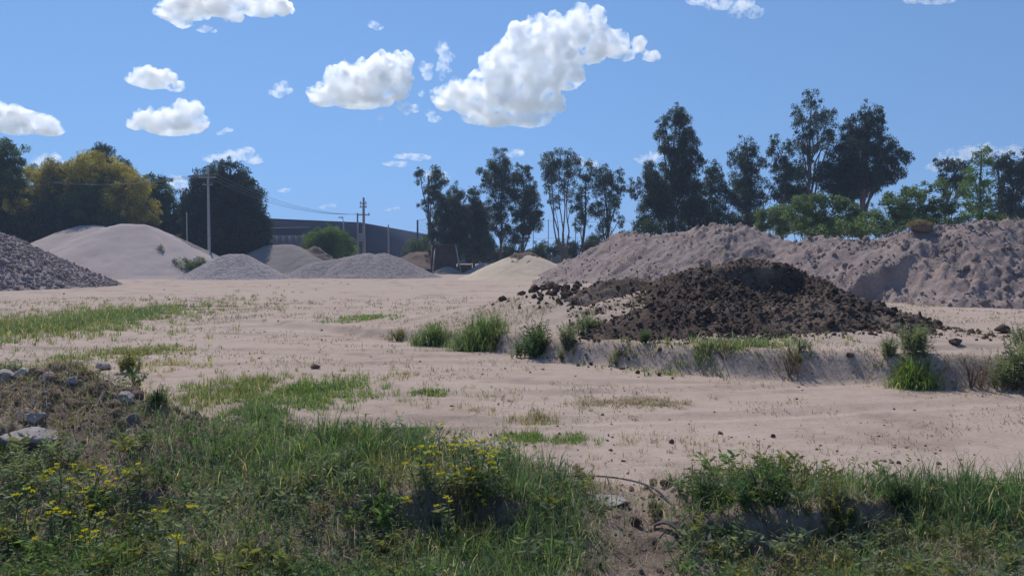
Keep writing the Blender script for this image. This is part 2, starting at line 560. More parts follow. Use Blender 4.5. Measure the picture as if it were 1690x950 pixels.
def rot_z(a):
    c, s = np.cos(a), np.sin(a); z = np.zeros_like(c); o = z + 1
    return np.stack([np.stack([c, -s, z], -1), np.stack([s, c, z], -1), np.stack([z, z, o], -1)], -2)

def rand_rot(n, r):
    q = r.normal(size=(n, 4)); q /= np.linalg.norm(q, axis=1)[:, None]
    w, x, y, z = q.T
    return np.stack([np.stack([1 - 2 * (y * y + z * z), 2 * (x * y - z * w), 2 * (x * z + y * w)], -1),
                     np.stack([2 * (x * y + z * w), 1 - 2 * (x * x + z * z), 2 * (y * z - x * w)], -1),
                     np.stack([2 * (x * z - y * w), 2 * (y * z + x * w), 1 - 2 * (x * x + y * y)], -1)], -2)

def scatter_shape(VF, P, S, R):
    """Copies of one small shape at P, with scales S (n or n x 3) and rotations R, as one array."""
    V, F = VF
    S = np.asarray(S, float)
    if S.ndim == 1: S = S[:, None]
    W = np.einsum('nij,nkj->nki', R, V[None] * S[:, None, :]) + P[:, None]
    n, k = len(P), len(V)
    return W.reshape(-1, 3), (F[None] + (np.arange(n) * k)[:, None, None]).reshape(-1, F.shape[1])

def stones(P, S, seed, kinds=6, sub=0, rough=0.1):
    r = rng(seed)
    pick = r.integers(0, kinds, len(P))
    items = []
    for k in range(kinds):
        q = pick == k
        if q.any():
            sc = S[q][:, None] * r.uniform(0.6, 1.25, (q.sum(), 3))
            items.append(scatter_shape(rock(seed * 50 + k, sub, 8, rough), P[q], sc, rand_rot(q.sum(), r)))
    return join(items)

def leaves(P, D, L, W, r, col, jitter=0.25, tri=False):
    """Diamond leaves at P pointing along D; returns V, F, tint."""
    n = len(P)
    D = D / (np.linalg.norm(D, axis=1)[:, None] + 1e-9)
    X = np.cross(D, r.normal(size=(n, 3))); X /= np.linalg.norm(X, axis=1)[:, None] + 1e-9
    L = np.broadcast_to(L, (n,))[:, None]; W = np.broadcast_to(W, (n,))[:, None]
    k = 3 if tri else 4
    if tri:
        V = np.stack([P - D * L / 2 - X * W / 2, P - D * L / 2 + X * W / 2, P + D * L / 2], 1).reshape(-1, 3)
    else:
        V = np.stack([P - D * L / 2, P + X * W / 2, P + D * L / 2, P - X * W / 2], 1).reshape(-1, 3)
    F = np.arange(k * n).reshape(n, k)
    c = np.broadcast_to(np.asarray(col, float), (n, 3)) * (1 + jitter * r.uniform(-1, 1, (n, 1))) * (1 + 0.12 * r.uniform(-1, 1, (n, 3)))
    return V, F, np.repeat(np.clip(c, 0.003, 0.95), k, 0)

def blades(P, L, W, lean, r, col, jitter=0.25, dirs=None):
    """Grass blades rooted at P: a bent strip of two quads each."""
    n = len(P)
    a = r.uniform(0, 2 * math.pi, n) if dirs is None else dirs
    D = np.stack([np.cos(a), np.sin(a), 0 * a], -1)
    X = np.stack([-np.sin(a), np.cos(a), 0 * a], -1)
    tw = r.uniform(-0.9, 0.9, n)
    X = X * np.cos(tw)[:, None] + D * np.sin(tw)[:, None]
    L = np.broadcast_to(L, (n,)); W = np.broadcast_to(W, (n,)); lean = np.broadcast_to(lean, (n,))
    up = np.array([0, 0, 1.0])
    c1 = P + up * (L * 0.55 * np.cos(lean * 0.5))[:, None] + D * (L * 0.55 * np.sin(lean * 0.5))[:, None]
    c2 = c1 + up * (L * 0.5 * np.cos(lean * 1.5))[:, None] + D * (L * 0.5 * np.sin(lean * 1.5))[:, None]
    w = (X * W[:, None] / 2)
    V = np.stack([P - w, P + w, c1 + w * 0.85, c1 - w * 0.85, c2 + w * 0.12, c2 - w * 0.12], 1).reshape(-1, 3)
    b = np.arange(n)[:, None] * 6
    F = np.concatenate([b + np.array([[0, 1, 2, 3]]), b + np.array([[3, 2, 4, 5]])])
    c = np.broadcast_to(np.asarray(col, float), (n, 3)) * (1 + jitter * r.uniform(-1, 1, (n, 1))) * (1 + 0.12 * r.uniform(-1, 1, (n, 3)))
    return V, F, np.repeat(np.clip(c, 0.003, 0.95), 6, 0)

def sphere_dirs(n, r):
    d = r.normal(size=(n, 3))
    return d / np.linalg.norm(d, axis=1)[:, None]

# ------------------------------------------------------------------ ground sheet
def build_ground():
    rr = np.concatenate([np.linspace(0.3, 3.6, 24)[:-1], np.arange(3.6, 8.98, 0.031), np.geomspace(9, 32, 190)[:-1], np.geomspace(32, 700, 80)])
    aa = np.radians(np.concatenate([np.linspace(-100, -40, 40)[:-1], np.linspace(-40, 40, 400), np.linspace(40, 100, 40)[1:]]))
    Rr, Aa = np.meshgrid(rr, aa, indexing='ij')
    X, Y = Rr * np.sin(Aa), Rr * np.cos(Aa)
    Z = terrain(X, Y)
    nr, na = Rr.shape
    V = np.stack([X, Y, Z], -1).reshape(-1, 3)
    i = np.arange(nr - 1)[:, None] * na; j = np.arange(na - 1)[None]
    F = np.stack([i + j, i + j + 1, i + na + j + 1, i + na + j], -1).reshape(-1, 4)[:, ::-1]
    o = obj('ground', V, F, M['ground'], smooth=True)
    x, y = V[:, 0], V[:, 1]
    yc = np.interp(x, [-12, -6, -4.5, -2.8, -1, 0.3, 0.9, 1.8, 3.2, 12], [8.5, 8.0, 7.5, 6.6, 6.0, 5.8, 5.5, 5.2, 4.9, 4.6])
    s = 1 - sstep(-0.1, 0.75, y - yc + 0.35 * fbm(x * 1.3, y * 1.3, 4, 301))
    tr = np.exp(-(((x + 2.6) / 2.6) ** 2 + ((y - 8.2) / 2.0) ** 2)) * sstep(-0.25, 0.3, fbm(x * 1.1, y * 1.1, 4, 303, 0.6)) * 0.85
    tr = np.maximum(tr, 0.42 * sstep(0.02, 0.4, fbm(x * 0.35, y * 0.7, 5, 304, 0.65)))
    scrape = np.exp(-(((x + 2.3) / 0.55) ** 2 + ((y - 7.15) / 0.28) ** 2))
    s = np.maximum(np.maximum(s, tr), 0.8 * scrape)
    a = o.data.attributes.new('soil', 'FLOAT', 'POINT')
    a.data.foreach_set('value', (0.85 * s * np.clip(0.75 + 0.6 * fbm(x * 2.5, y * 2.5, 3, 302), 0, 1)).astype(np.float32))
    tag(o, kind='structure')

build_ground()

# ------------------------------------------------------------------ heaps
def ridge_dist(X, Y, line):
    """Distance to a crest line [(x, y, h)], and the crest height at the nearest point."""
    best = np.full(X.shape, 1e9); hh = np.zeros(X.shape)
    for (x0, y0, h0), (x1, y1, h1) in zip(line[:-1], line[1:]):
        dx, dy = x1 - x0, y1 - y0
        t = np.clip(((X - x0) * dx + (Y - y0) * dy) / (dx * dx + dy * dy + 1e-9), 0, 1)
        d = np.hypot(X - x0 - t * dx, Y - y0 - t * dy)
        h = h0 + t * (h1 - h0)
        # the heap surface is the highest of the segments
        q = h - 0.62 * d > hh - 0.62 * best
        best = np.where(q, d, best); hh = np.where(q, h, hh)
    return best, hh

def heap_grid(fn, x0, x1, y0, y1, res):
    nx, ny = int((x1 - x0) / res) + 2, int((y1 - y0) / res) + 2
    X, Y = np.meshgrid(np.linspace(x0, x1, nx), np.linspace(y0, y1, ny))
    G = terrain(X, Y, False)
    Z = np.maximum(fn(X, Y) , -0.4) + G
    V = np.stack([X, Y, Z], -1).reshape(-1, 3)
    i = np.arange(ny - 1)[:, None] * nx; j = np.arange(nx - 1)[None]
    F = np.stack([i + j, i + j + 1, i + nx + j + 1, i + nx + j], -1).reshape(-1, 4)
    ok = ((Z - G).reshape(-1) > -0.38)
    F = F[ok[F].any(1)]
    used, inv = np.unique(F, return_inverse=True)
    return V[used], inv.reshape(F.shape)

def ridge_heap(line, slope, round_, noise_fn=None):
    def fn(X, Y):
        d, h = ridge_dist(X, Y, line)
        z = h - slope * (np.sqrt(d * d + round_ * round_) - round_)
        z = np.where(z < 0.35, 0.35 - (0.35 - z) * np.where(z < 0.35, 0.75, 1), z) - 0.0
        if noise_fn is not None:
            z = z + noise_fn(X, Y, d, h)
        return z
    return fn

def heap(name, label, cat, fn, ext, res, mat, loc=None):
    """A heap: an Empty on the ground with the mound as its part."""
    x0, x1, y0, y1 = ext
    cx, cyy = (x0 + x1) / 2, (y0 + y1) / 2
    root = empty(name, (cx, cyy, 0), label, cat)
    VF = heap_grid(fn, x0, x1, y0, y1, res)
    part('mound', VF, mat, root, smooth=True)
    return root

def surf(fn, P2):
    return tz(P2[:, 0], P2[:, 1]) + fn(P2[:, 0], P2[:, 1])

def lumps(a1, s1, a2, s2, seed):
    return lambda X, Y, d, h: a1 * fbm(X * s1, Y * s1, 4, seed, 0.55) + a2 * fbm(X * s2, Y * s2, 3, seed + 5, 0.6)

# --- the coarse rubble heap on the left
def build_rubble():
    fn = ridge_heap([(-50, 54, 6.2), (-44, 52, 5.9), (-39.8, 52, 5.2)], 0.50, 1.0, lumps(0.28, 0.4, 0.16, 1.7, 101))
    root = heap('rubble_heap', 'tall heap of coarse crushed rock at the left edge of the yard', 'rock heap', fn, (-58, -22, 40, 66), 0.16, M['rubble'])
    r = rng(102)
    n = 9000
    Q = np.stack([r.uniform(-42, -24, n), r.uniform(40.5, 56, n)], -1)
    z = fn(Q[:, 0], Q[:, 1])
    Q = Q[z > -0.08]
    P = np.column_stack([Q, surf(fn, Q)])
    S = r.uniform(0.05, 0.15, len(P)) ** 1.0
    part('loose_rock', stones(P, S, 103, 6, 0), M['rubble'], root, kind='stuff')
    shapes = [mesh_data('stone', *rock(900 + k, 1, 9, 0.07), (M['rubble'], M['stone'])[k % 3 == 0]) for k in range(6)]
    k = 0
    w = world_loc(root)
    while k < 220:
        q = np.array([[r.uniform(-42, -25.5), r.uniform(41.5, 52)]])
        if fn(q[:, 0], q[:, 1])[0] < 0.0: continue
        zz = surf(fn, q)[0]
        s = r.uniform(0.13, 0.27)
        put('stone', shapes[k % 6], root, (q[0, 0] - w.x, q[0, 1] - w.y, zz - w.z + s * 0.2), tuple(r.uniform(0, 6, 3)), tuple(s * r.uniform(0.7, 1.2, 3)))
        k += 1
build_rubble()

def line_px(pts):
    """Crest line from (u, v, Y): the crest point seen at that pixel, Y metres ahead."""
    out = []
    for u, v, Y in pts:
        p = at(u, v, Y)
        out.append((p[0], p[1], p[2]))
    return out

def px_heap(name, label, cat, pts, slope, rnd, nz, res, mat, pad=2.0):
    line = line_px(pts)
    fn = ridge_heap(line, slope, rnd, nz)
    hm = max(p[2] for p in line)
    w = hm / slope + rnd + pad
    xs = [p[0] for p in line]; ys = [p[1] for p in line]
    root = heap(name, label, cat, fn, (min(xs) - w, max(xs) + w, min(ys) - w, max(ys) + w), res, mat)
    return root, fn

px_heap('sand_heap', 'smooth pale gravel heap with a rounded flat top below the yellow willow', 'gravel heap',
        [(196, 372, 80), (205, 370, 80), (235, 371, 80), (252, 378, 80), (300, 405, 80)], 0.52, 1.2, lumps(0.22, 0.16, 0.06, 0.9, 111), 0.22, M['pale_sand'])
px_heap('sand_heap', 'pale gravel heap half hidden behind the flat-topped one', 'gravel heap',
        [(137, 373, 88), (158, 372, 88), (168, 375, 87)], 0.50, 1.4, lumps(0.18, 0.2, 0.06, 0.9, 112), 0.25, M['pale_sand'])
px_heap('pebble_heap', 'small cone of pale grey pebbles in front of the concrete pole', 'pebble heap',
        [(380, 419, 72), (396, 419, 72)], 0.60, 0.8, lumps(0.12, 0.5, 0.05, 2.5, 113), 0.14, M['pebble'])
px_heap('gravel_heap', 'brown-grey gravel heap at the foot of the dark tree', 'gravel heap',
        [(447, 404, 95), (478, 403, 95)], 0.56, 1.0, lumps(0.12, 0.3, 0.06, 1.6, 114), 0.22, M['brown_gravel'])
px_heap('gravel_heap', 'long low dark grey gravel heap in front of the navy building', 'gravel heap',
        [(525, 432, 76), (560, 426, 77), (590, 419, 77), (607, 417, 77), (620, 419.5, 77), (633, 417, 77), (648, 423, 77)], 0.50, 0.6, lumps(0.12, 0.4, 0.06, 2.2, 115), 0.15, M['gravel'])
px_heap('debris_heap', 'small jagged heap of brown earth beside the round green bush', 'debris heap',
        [(508, 412, 96), (520, 408, 96), (530, 414, 96)], 0.75, 0.3, lumps(0.5, 0.9, 0.25, 2.6, 116), 0.2, M['brown_soil'])
px_heap('soil_heap', 'dark brown soil heap left of the rusty screen', 'soil heap',
        [(655, 428, 112), (680, 418, 114), (705, 414, 114)], 0.6, 0.6, lumps(0.4, 0.5, 0.2, 1.8, 117), 0.3, M['brown_soil'])
px_heap('sand_heap', 'tiny pale heap between the rusty screen and the sand cone', 'sand heap',
        [(797, 434, 98), (803, 434, 98)], 0.6, 0.4, lumps(0.12, 0.6, 0.06, 2.2, 118), 0.2, M['pale_sand'])
cone_root, cone_fn = px_heap('sand_cone', 'smooth yellow sand cone topped with dark soil', 'sand heap',
        [(856, 420, 70), (872, 419.5, 70)], 0.48, 0.8, lumps(0.10, 0.5, 0.04, 2.2, 119), 0.14, M['yellow_sand'])

def cone_cap():
    line = line_px([(855, 418, 69.6), (866, 416.5, 69.8), (878, 418.5, 69.8)])
    fn = ridge_heap(line, 0.62, 0.2, lumps(0.5, 0.9, 0.22, 3.0, 120))
    xs = [p[0] for p in line]
    V, F = heap_grid(fn, min(xs) - 3.0, max(xs) + 3.0, 66, 73, 0.12)
    keep = V[:, 2] > terrain(V[:, 0], V[:, 1], False) + cone_fn(V[:, 0], V[:, 1]) - 0.15
    F = F[keep[F].all(1)]
    part('soil_cap', (V, F), M['brown_soil'], cone_root, smooth=True, label='dark soil capping the sand cone')
cone_cap()

# --- the long earth heap on the right
def build_big():
    line = [(4.5, 66, 1.6), (6.2, 62, 2.3), (7.8, 54, 3.75), (9.5, 48, 3.55), (12.2, 45.0, 3.95), (13.5, 43.5, 3.85), (14.8, 42.0, 3.05), (17.0, 38, 2.85), (19.4, 36.0, 3.35),
            (21.5, 35.6, 3.75), (25, 35.5, 3.75), (30, 35, 3.7), (36, 36, 3.4)]
    def nz(X, Y, d, h):
        big = 0.36 * fbm(X * 0.5, Y * 0.5, 4, 131, 0.55)
        rid = 0.26 * ridged(X * 0.9, Y * 0.7, 4, 132)
        cl = 0.30 * np.abs(fbm(X * 1.3, Y * 1.5, 4, 133, 0.7)) + 0.13 * fbm(X * 4, Y * 4, 4, 134, 0.7) - 0.2
        gul = -0.14 * np.clip(ridged(X * 0.8 + 3, Y * 0.25, 2, 135) - 0.2, 0, 1)
        rough = 0.5 + 1.2 * sstep(-0.35, 0.45, fbm(X * 0.28, Y * 0.28, 3, 136))
        z = big + rid * rough + (cl + 0.1) * rough - 0.1 + gul
        # the scoop an excavator took out, with its steep back face
        q = at(1425, 445, 33.6)
        ex = (X - q[0]) / 2.3
        face = 1 - sstep(0.0, 0.3, Y - 34.0 + 0.22 * (X - q[0]) - 0.4 * ex * ex - 0.25 * fbm(X * 0.9, X * 0, 2, 137))
        z = z - 1.0 * face * np.exp(-ex ** 4) * sstep(30.4, 33.0, Y)
        q2 = at(1352, 418, 34.5)
        ex2 = (X - q2[0]) / 0.9
        face2 = 1 - sstep(0.0, 0.3, Y - 35.3 - 0.4 * ex2 * ex2)
        z = z - 0.75 * face2 * np.exp(-ex2 ** 4) * sstep(32.5, 34.6, Y)
        return z * sstep(6.5, 3.5, d) if False else z
    fn = ridge_heap(line, 0.64, 0.5, nz)
    root = empty('earth_heap', (17, 38, 0), 'long rough heap of grey-brown earth running across the right side', 'earth heap')
    part('mound', heap_grid(fn, 3.0, 38, 24.5, 45.5, 0.085), M['earth'], root, smooth=True)
    part('mound', heap_grid(fn, 0.0, 20, 45.45, 72, 0.15), M['earth'], root, smooth=True)
    r = rng(140)
    Q = np.concatenate([np.stack([r.uniform(9, 30, 11000), r.uniform(26, 40, 11000)], -1), np.stack([r.uniform(2, 13, 4500), r.uniform(40, 64, 4500)], -1)])
    z = fn(Q[:, 0], Q[:, 1])
    keep = (z > -0.12) & (fbm(Q[:, 0] * 0.6, Q[:, 1] * 0.6, 3, 141) > -0.05 - 0.2 * (z < 0.5))
    Q = Q[keep]
    P = np.column_stack([Q, surf(fn, Q)])
    S = 0.022 + 0.085 * r.uniform(0, 1, len(P)) ** 3
    part('loose_clods', stones(P, S, 142, 6, 0), M['earth'], root, kind='stuff')
    shapes = [mesh_data('clod', *rock(950 + k, 1, 7, 0.09), M['earth'], smooth=False) for k in range(6)]
    w = world_loc(root); k = 0
    while k < 170:
        q = np.array([[r.uniform(10, 27), r.uniform(27, 42)]])
        if fn(q[:, 0], q[:, 1])[0] < -0.1: continue
        s = r.uniform(0.09, 0.2)
        put('clod', shapes[k % 6], root, (q[0, 0] - w.x, q[0, 1] - w.y, surf(fn, q)[0] - w.z), tuple(r.uniform(0, 6, 3)), tuple(s * r.uniform(0.7, 1.2, 3)))
        k += 1
    # the turf lump standing on the crest
    c = at(1517, 372, 35.6)
    V, F = rock(77, 3, 9, 0.05)
    V = V * np.array([0.62, 0.45, 0.30]) + np.array([c[0], c[1], c[2] - 0.12])
    part('turf_lump', (V, F), M['brown_soil'], root, smooth=True, label='tan turf lump standing on the crest')
    rr = rng(143)
    n = 900
    d = sphere_dirs(n, rr); d[:, 2] = np.abs(d[:, 2])
    Pb = c + d * np.array([0.55, 0.4, 0.26]) - np.array([0, 0, 0.1])
    V, F, T = blades(Pb, rr.uniform(0.08, 0.22, n), 0.02, rr.uniform(0.2, 1.4, n), rr, (0.32, 0.25, 0.15))
    part('dry_grass', (V, F), M['straw'], root, tint=T, kind='stuff')
build_big()

# --- the dark organic heap in the middle
def build_dark():
    line = [(3.9, 16.9, 0.30), (4.6, 17.2, 0.58), (5.4, 17.3, 0.78), (6.1, 17.2, 0.74), (6.8, 16.9, 0.54), (7.6, 16.5, 0.28), (8.5, 16.0, 0.0)]
    front = [(1.9, 15.3, 0.10), (2.7, 15.2, 0.22), (4.2, 15.2, 0.25), (6.0, 15.2, 0.28), (7.2, 15.3, 0.22), (8.2, 15.6, 0.10)]
    back = [(1.6, 17.4, 0.06), (2.4, 17.9, 0.2), (3.2, 18.3, 0.16)]
    def fn(X, Y):
        z = np.full(X.shape, -9.0)
        for ln, sl in ((line, 0.36), (front, 0.30), (back, 0.5)):
            d, h = ridge_dist(X, Y, ln)
            z = np.maximum(z, h - sl * (np.sqrt(d * d + 0.04) - 0.2))
        fade = np.clip((z + 0.35) * 3, 0, 1)
        z = z + fade * (0.12 * fbm(X * 0.9, Y * 0.9, 3, 151) + 0.16 * np.abs(fbm(X * 2.6, Y * 2.6, 3, 152, 0.6)) + 0.07 * fbm(X * 8, Y * 8, 3, 153, 0.6))
        ex = (X - 5.65) / 0.95
        face = 1 - sstep(0.0, 0.22, Y - 16.75 - 0.25 * ex * ex - 0.12 * fbm(X * 2, X * 0, 2, 157))
        z = z - 0.42 * face * np.exp(-ex ** 4) * sstep(15.2, 16.3, Y)
        return z
    root = empty('dark_soil_heap', (5, 16, 0.4), 'broad heap of dark cloddy soil dumped on the sand bank', 'soil heap')
    part('mound', heap_grid(fn, 0.8, 11, 12.8, 21.5, 0.05), M['mulch'], root, smooth=True)
    r = rng(160)
    n = 9000
    X = r.normal(5.2, 2.2, n); Y = r.normal(15.7, 1.5, n)
    z = fn(X, Y)
    ok = (z > -0.32 - 0.25 * r.uniform(0, 1, n)) & (Y > 13.4) & (X > 1.2) & (X < 9.6)
    ok &= ~((z < -0.1) & (r.uniform(0, 1, n) < 0.55))
    X, Y, z = X[ok], Y[ok], z[ok]
    P = np.column_stack([X, Y, terrain(X, Y, False) + np.maximum(z, 0) + 0.01])
    S = 0.010 + 0.05 * r.uniform(0, 1, len(P)) ** 3
    part('loose_clods', stones(P, S, 161, 6, 0, 0.2), M['mulch'], root, kind='stuff')
    shapes = [mesh_data('clod', *rock(970 + k, 1, 6, 0.12), M['mulch']) for k in range(6)]
    w = world_loc(root); k = 0
    while k < 190:
        q = np.array([[r.normal(6.4, 2.0), r.normal(15.0, 1.1)]])
        zz = fn(q[:, 0], q[:, 1])[0]
        if zz < -0.18 or not (1.4 < q[0, 0] < 9.8) or q[0, 1] < 13.6: continue
        s = 0.035 + 0.085 * r.uniform(0, 1) ** 2.5
        put('clod', shapes[k % 6], root, (q[0, 0] - w.x, q[0, 1] - w.y, terrain(q[:, 0], q[:, 1], False)[0] + max(zz, 0) - w.z + s * 0.25),
            tuple(r.uniform(0, 6, 3)), tuple(s * r.uniform(0.7, 1.25, 3)))
        k += 1
    return root, fn
dark_root, dark_fn = build_dark()

# --- the loose clods on the sand flank left of it
def build_flank():
    r = rng(170)
    c = on_ground(905, 482)
    root = empty('clod_heap', (c[0], c[1], c[2]), 'patch of loose dark clods on the sand flank left of the dark heap', 'clods')
    w = world_loc(root)
    shapes = [mesh_data('clod', *rock(990 + k, 1, 6, 0.12), M['mulch']) for k in range(5)]
    us = np.concatenate([r.normal(905, 30, 75), r.normal(900, 55, 45), r.uniform(920, 985, 30)])
    vs_ = np.concatenate([r.normal(478, 8, 75), r.normal(490, 12, 45), r.uniform(480, 512, 30)])
    P = on_ground(us, vs_)
    for k, p in enumerate(P):
        if p[1] > 23 or vs_[k] < 461: continue
        s = r.uniform(0.05, 0.12) if k < 75 else r.uniform(0.02, 0.055)
        put('clod', shapes[k % 5], root, tuple(p + np.array([0, 0, s * 0.3]) - np.array(w)), tuple(r.uniform(0, 6, 3)), tuple(s * r.uniform(0.7, 1.3, 3)))
build_flank()
# ------------------------------------------------------------------ trees and bushes
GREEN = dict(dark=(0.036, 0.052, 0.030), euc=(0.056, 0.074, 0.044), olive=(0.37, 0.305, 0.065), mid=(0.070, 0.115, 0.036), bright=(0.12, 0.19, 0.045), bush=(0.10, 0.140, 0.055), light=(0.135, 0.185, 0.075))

def crown(lobes, r, leaf, dens, droop=0.5, aspect=0.3, shell=0.35):
    """Leaf clumps through ellipsoidal lobes [(centre, radii, colour)]; returns V, F, tint."""
    out = []
    for c, rad, col in lobes:
        rad = np.asarray(rad, float)
        size = float(np.prod(rad) ** (1 / 3))
        ncl = max(9, int(14 * (size / 1.0) ** 1.35))
        d = sphere_dirs(ncl, r)
        f = r.uniform(shell, 1.0, ncl) ** 0.6
        rc = np.clip(size * r.uniform(0.32, 0.6, ncl), 0.35, 1.35)
        stray = r.uniform(0, 1, ncl) < 0.3                      # small sprays that break the outline
        f = np.where(stray, r.uniform(1.0, 1.3, ncl), f)
        rc = np.where(stray, rc * 0.6, rc)
        cc = c + d * rad * f[:, None]
        bright = r.uniform(0.6, 1.45, ncl)
        for k in range(ncl):
            n = max(24, int(12.5 * dens * rc[k] ** 2 / (leaf * leaf * aspect)))
            q = r.normal(size=(n, 3))
            q = q / (np.linalg.norm(q, axis=1)[:, None] + 1e-6) * (r.uniform(0, 1, n) ** 0.45)[:, None]
            P = cc[k] + q * rc[k] * np.array([1, 1, 0.85])
            D = q * 0.8 + r.normal(size=(n, 3)) * 0.7 + np.array([0, 0, -droop])
            L = leaf * r.uniform(0.6, 1.35, n)
            out.append(leaves(P, D, L, L * aspect, r, np.asarray(col) * bright[k], 0.35, True))
        nf = int((26 if dens < 0.66 else 13) * dens * np.prod(rad) ** (2 / 3) / (leaf * leaf * aspect) ** 0.9 * 0.35)       # loose leaves between the clumps
        q = sphere_dirs(nf, r) * (r.uniform(0, 1, nf) ** 0.4)[:, None]
        L = leaf * r.uniform(0.6, 1.35, nf)
        out.append(leaves(c + q * rad, q + r.normal(size=(nf, 3)) + np.array([0, 0, -droop]), L, L * aspect, r, col, 0.45, True))
    return join(out)

def limbs(base, tops, r, r0, bend=0.12, forks=0):
    """Tapered trunk from base and limbs that run from it towards each of the tops."""
    items = []
    base = np.asarray(base, float)
    tops = sorted(tops, key=lambda p: -p[2])
    top = np.asarray(tops[0], float)
    n = 9
    t = np.linspace(0, 1, n)
    wob = np.cumsum(r.normal(size=(n, 3)) * np.array([1, 1, 0]), 0) * bend * np.linalg.norm(top - base) / n
    trunk = base + (top - base) * t[:, None] + wob * (t * (1 - t) * 4)[:, None]
    items.append(tube(trunk, r0 * (1 - 0.85 * t) + 0.01, 7))
    for p in tops[1:]:
        p = np.asarray(p, float)
        s = np.clip((p[2] - base[2]) / max(top[2] - base[2], 0.1) * r.uniform(0.35, 0.7), 0.02, 0.85)
        st = np.array([np.interp(s, t, trunk[:, k]) for k in range(3)])
        u = np.linspace(0, 1, 6)
        mid = (p - st) * u[:, None] * np.array([1, 1, 0]) + np.array([0, 0, 1]) * ((p - st)[2] * u ** 0.8)[:, None]
        rad = r0 * (1 - 0.8 * s) * 0.55
        items.append(tube(st + mid + r.normal(size=(6, 3)) * 0.06 * np.linalg.norm(p - st) * (u * (1 - u))[:, None], rad * (1 - 0.8 * u) + 0.012, 5))
    return join(items)

def tree(name, label, cat, Y, base_u, lobes, col, seed, leaf=0.34, dens=0.55, trunk_r=0.2, bark='bark', depth=0.85, droop=0.5, aspect=0.3, parts=('trunk', 'crown'), stems=1, group=None, shell=0.35, grow=1.0):
    """A tree Y metres ahead; lobes are (u, v, half width, half height[, colour]) as its crown is seen from the yard."""
    r = rng(seed)
    L = []
    for lb in lobes:
        c = at(lb[0], lb[1], Y)
        rx, rz = lb[2] * Y / FPX * grow, lb[3] * Y / FPX * grow
        c = c + np.array([0, r.uniform(-0.35, 0.35) * rx, 0])
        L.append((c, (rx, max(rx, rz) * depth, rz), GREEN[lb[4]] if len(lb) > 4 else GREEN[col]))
    bx = at(base_u, 425, Y)[0]
    base = np.array([bx, Y, 0.0])
    root = empty(name, base, label, cat, group)
    tops = [c + np.array([0, 0, rad[2] * 0.4]) for c, rad, _ in L]
    if stems == 1:
        VF = limbs(base, tops, r, trunk_r)
    else:
        grp = [tops[k::stems] for k in range(stems)]
        VF = join([limbs(base + np.array([r.uniform(-0.35, 0.35), r.uniform(-0.3, 0.3), 0]), g, r, trunk_r * r.uniform(0.6, 1.0)) for g in grp if g])
    part(parts[0], VF, M[bark], root, smooth=True)
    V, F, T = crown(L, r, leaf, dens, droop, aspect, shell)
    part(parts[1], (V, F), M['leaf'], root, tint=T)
    return root

def bush(label, Y, u, lobes, col, seed, leaf=0.2, dens=0.6, cat='bush', name='bush', stems=4, **kw):
    return tree(name, label, cat, Y, u, lobes, col, seed, leaf, dens, 0.06, 'bark', 0.9, 0.1, 0.34, ('stems', 'foliage'), stems, **kw)

# left group
tree('broadleaf_tree', 'dark green tree cut off by the left edge of the photo', 'tree', 88, 5,
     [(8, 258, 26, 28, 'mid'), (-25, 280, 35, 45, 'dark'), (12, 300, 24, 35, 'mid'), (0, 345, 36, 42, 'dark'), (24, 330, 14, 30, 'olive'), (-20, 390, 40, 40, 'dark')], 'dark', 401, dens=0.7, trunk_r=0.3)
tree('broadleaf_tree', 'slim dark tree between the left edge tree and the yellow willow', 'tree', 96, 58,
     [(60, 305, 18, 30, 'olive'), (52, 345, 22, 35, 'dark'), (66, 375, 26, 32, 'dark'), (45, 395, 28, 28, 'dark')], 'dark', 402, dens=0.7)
tree('broadleaf_tree', 'dark tree whose top pokes out above the yellow willow', 'tree', 108, 165,
     [(170, 262, 22, 20), (140, 270, 16, 16), (205, 285, 20, 20), (170, 300, 40, 35), (180, 350, 60, 50)], 'dark', 403, dens=0.6, trunk_r=0.3)
tree('willow_tree', 'big yellow-olive willow with drooping foliage behind the pale gravel heaps', 'tree', 94, 165,
     [(150, 283, 34, 26, 'olive'), (118, 305, 30, 35, 'olive'), (86, 308, 18, 38, 'olive'), (185, 300, 32, 34, 'olive'), (100, 350, 38, 45, 'bush'), (160, 345, 45, 48, 'mid'),
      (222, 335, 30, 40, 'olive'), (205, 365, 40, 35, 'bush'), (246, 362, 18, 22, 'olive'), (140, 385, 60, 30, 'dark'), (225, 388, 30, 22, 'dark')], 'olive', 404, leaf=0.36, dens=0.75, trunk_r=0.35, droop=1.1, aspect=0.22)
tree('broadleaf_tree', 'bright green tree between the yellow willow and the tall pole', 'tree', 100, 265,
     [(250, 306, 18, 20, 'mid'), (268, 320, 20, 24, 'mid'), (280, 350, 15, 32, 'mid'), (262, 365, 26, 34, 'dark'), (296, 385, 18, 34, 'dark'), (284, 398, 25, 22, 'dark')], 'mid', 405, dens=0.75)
tree('broadleaf_tree', 'broad dark blue-green tree behind the tall concrete pole', 'tree', 96, 370,
     [(356, 288, 20, 20), (382, 286, 18, 20), (332, 312, 24, 28), (398, 312, 20, 30), (365, 320, 34, 36), (318, 340, 18, 28), (410, 345, 26, 36), (345, 365, 40, 42),
      (388, 372, 40, 44), (425, 385, 20, 34), (320, 390, 24, 30), (415, 405, 28, 22), (360, 405, 45, 25)], 'dark', 406, leaf=0.36, dens=0.7, trunk_r=0.4, droop=0.9)

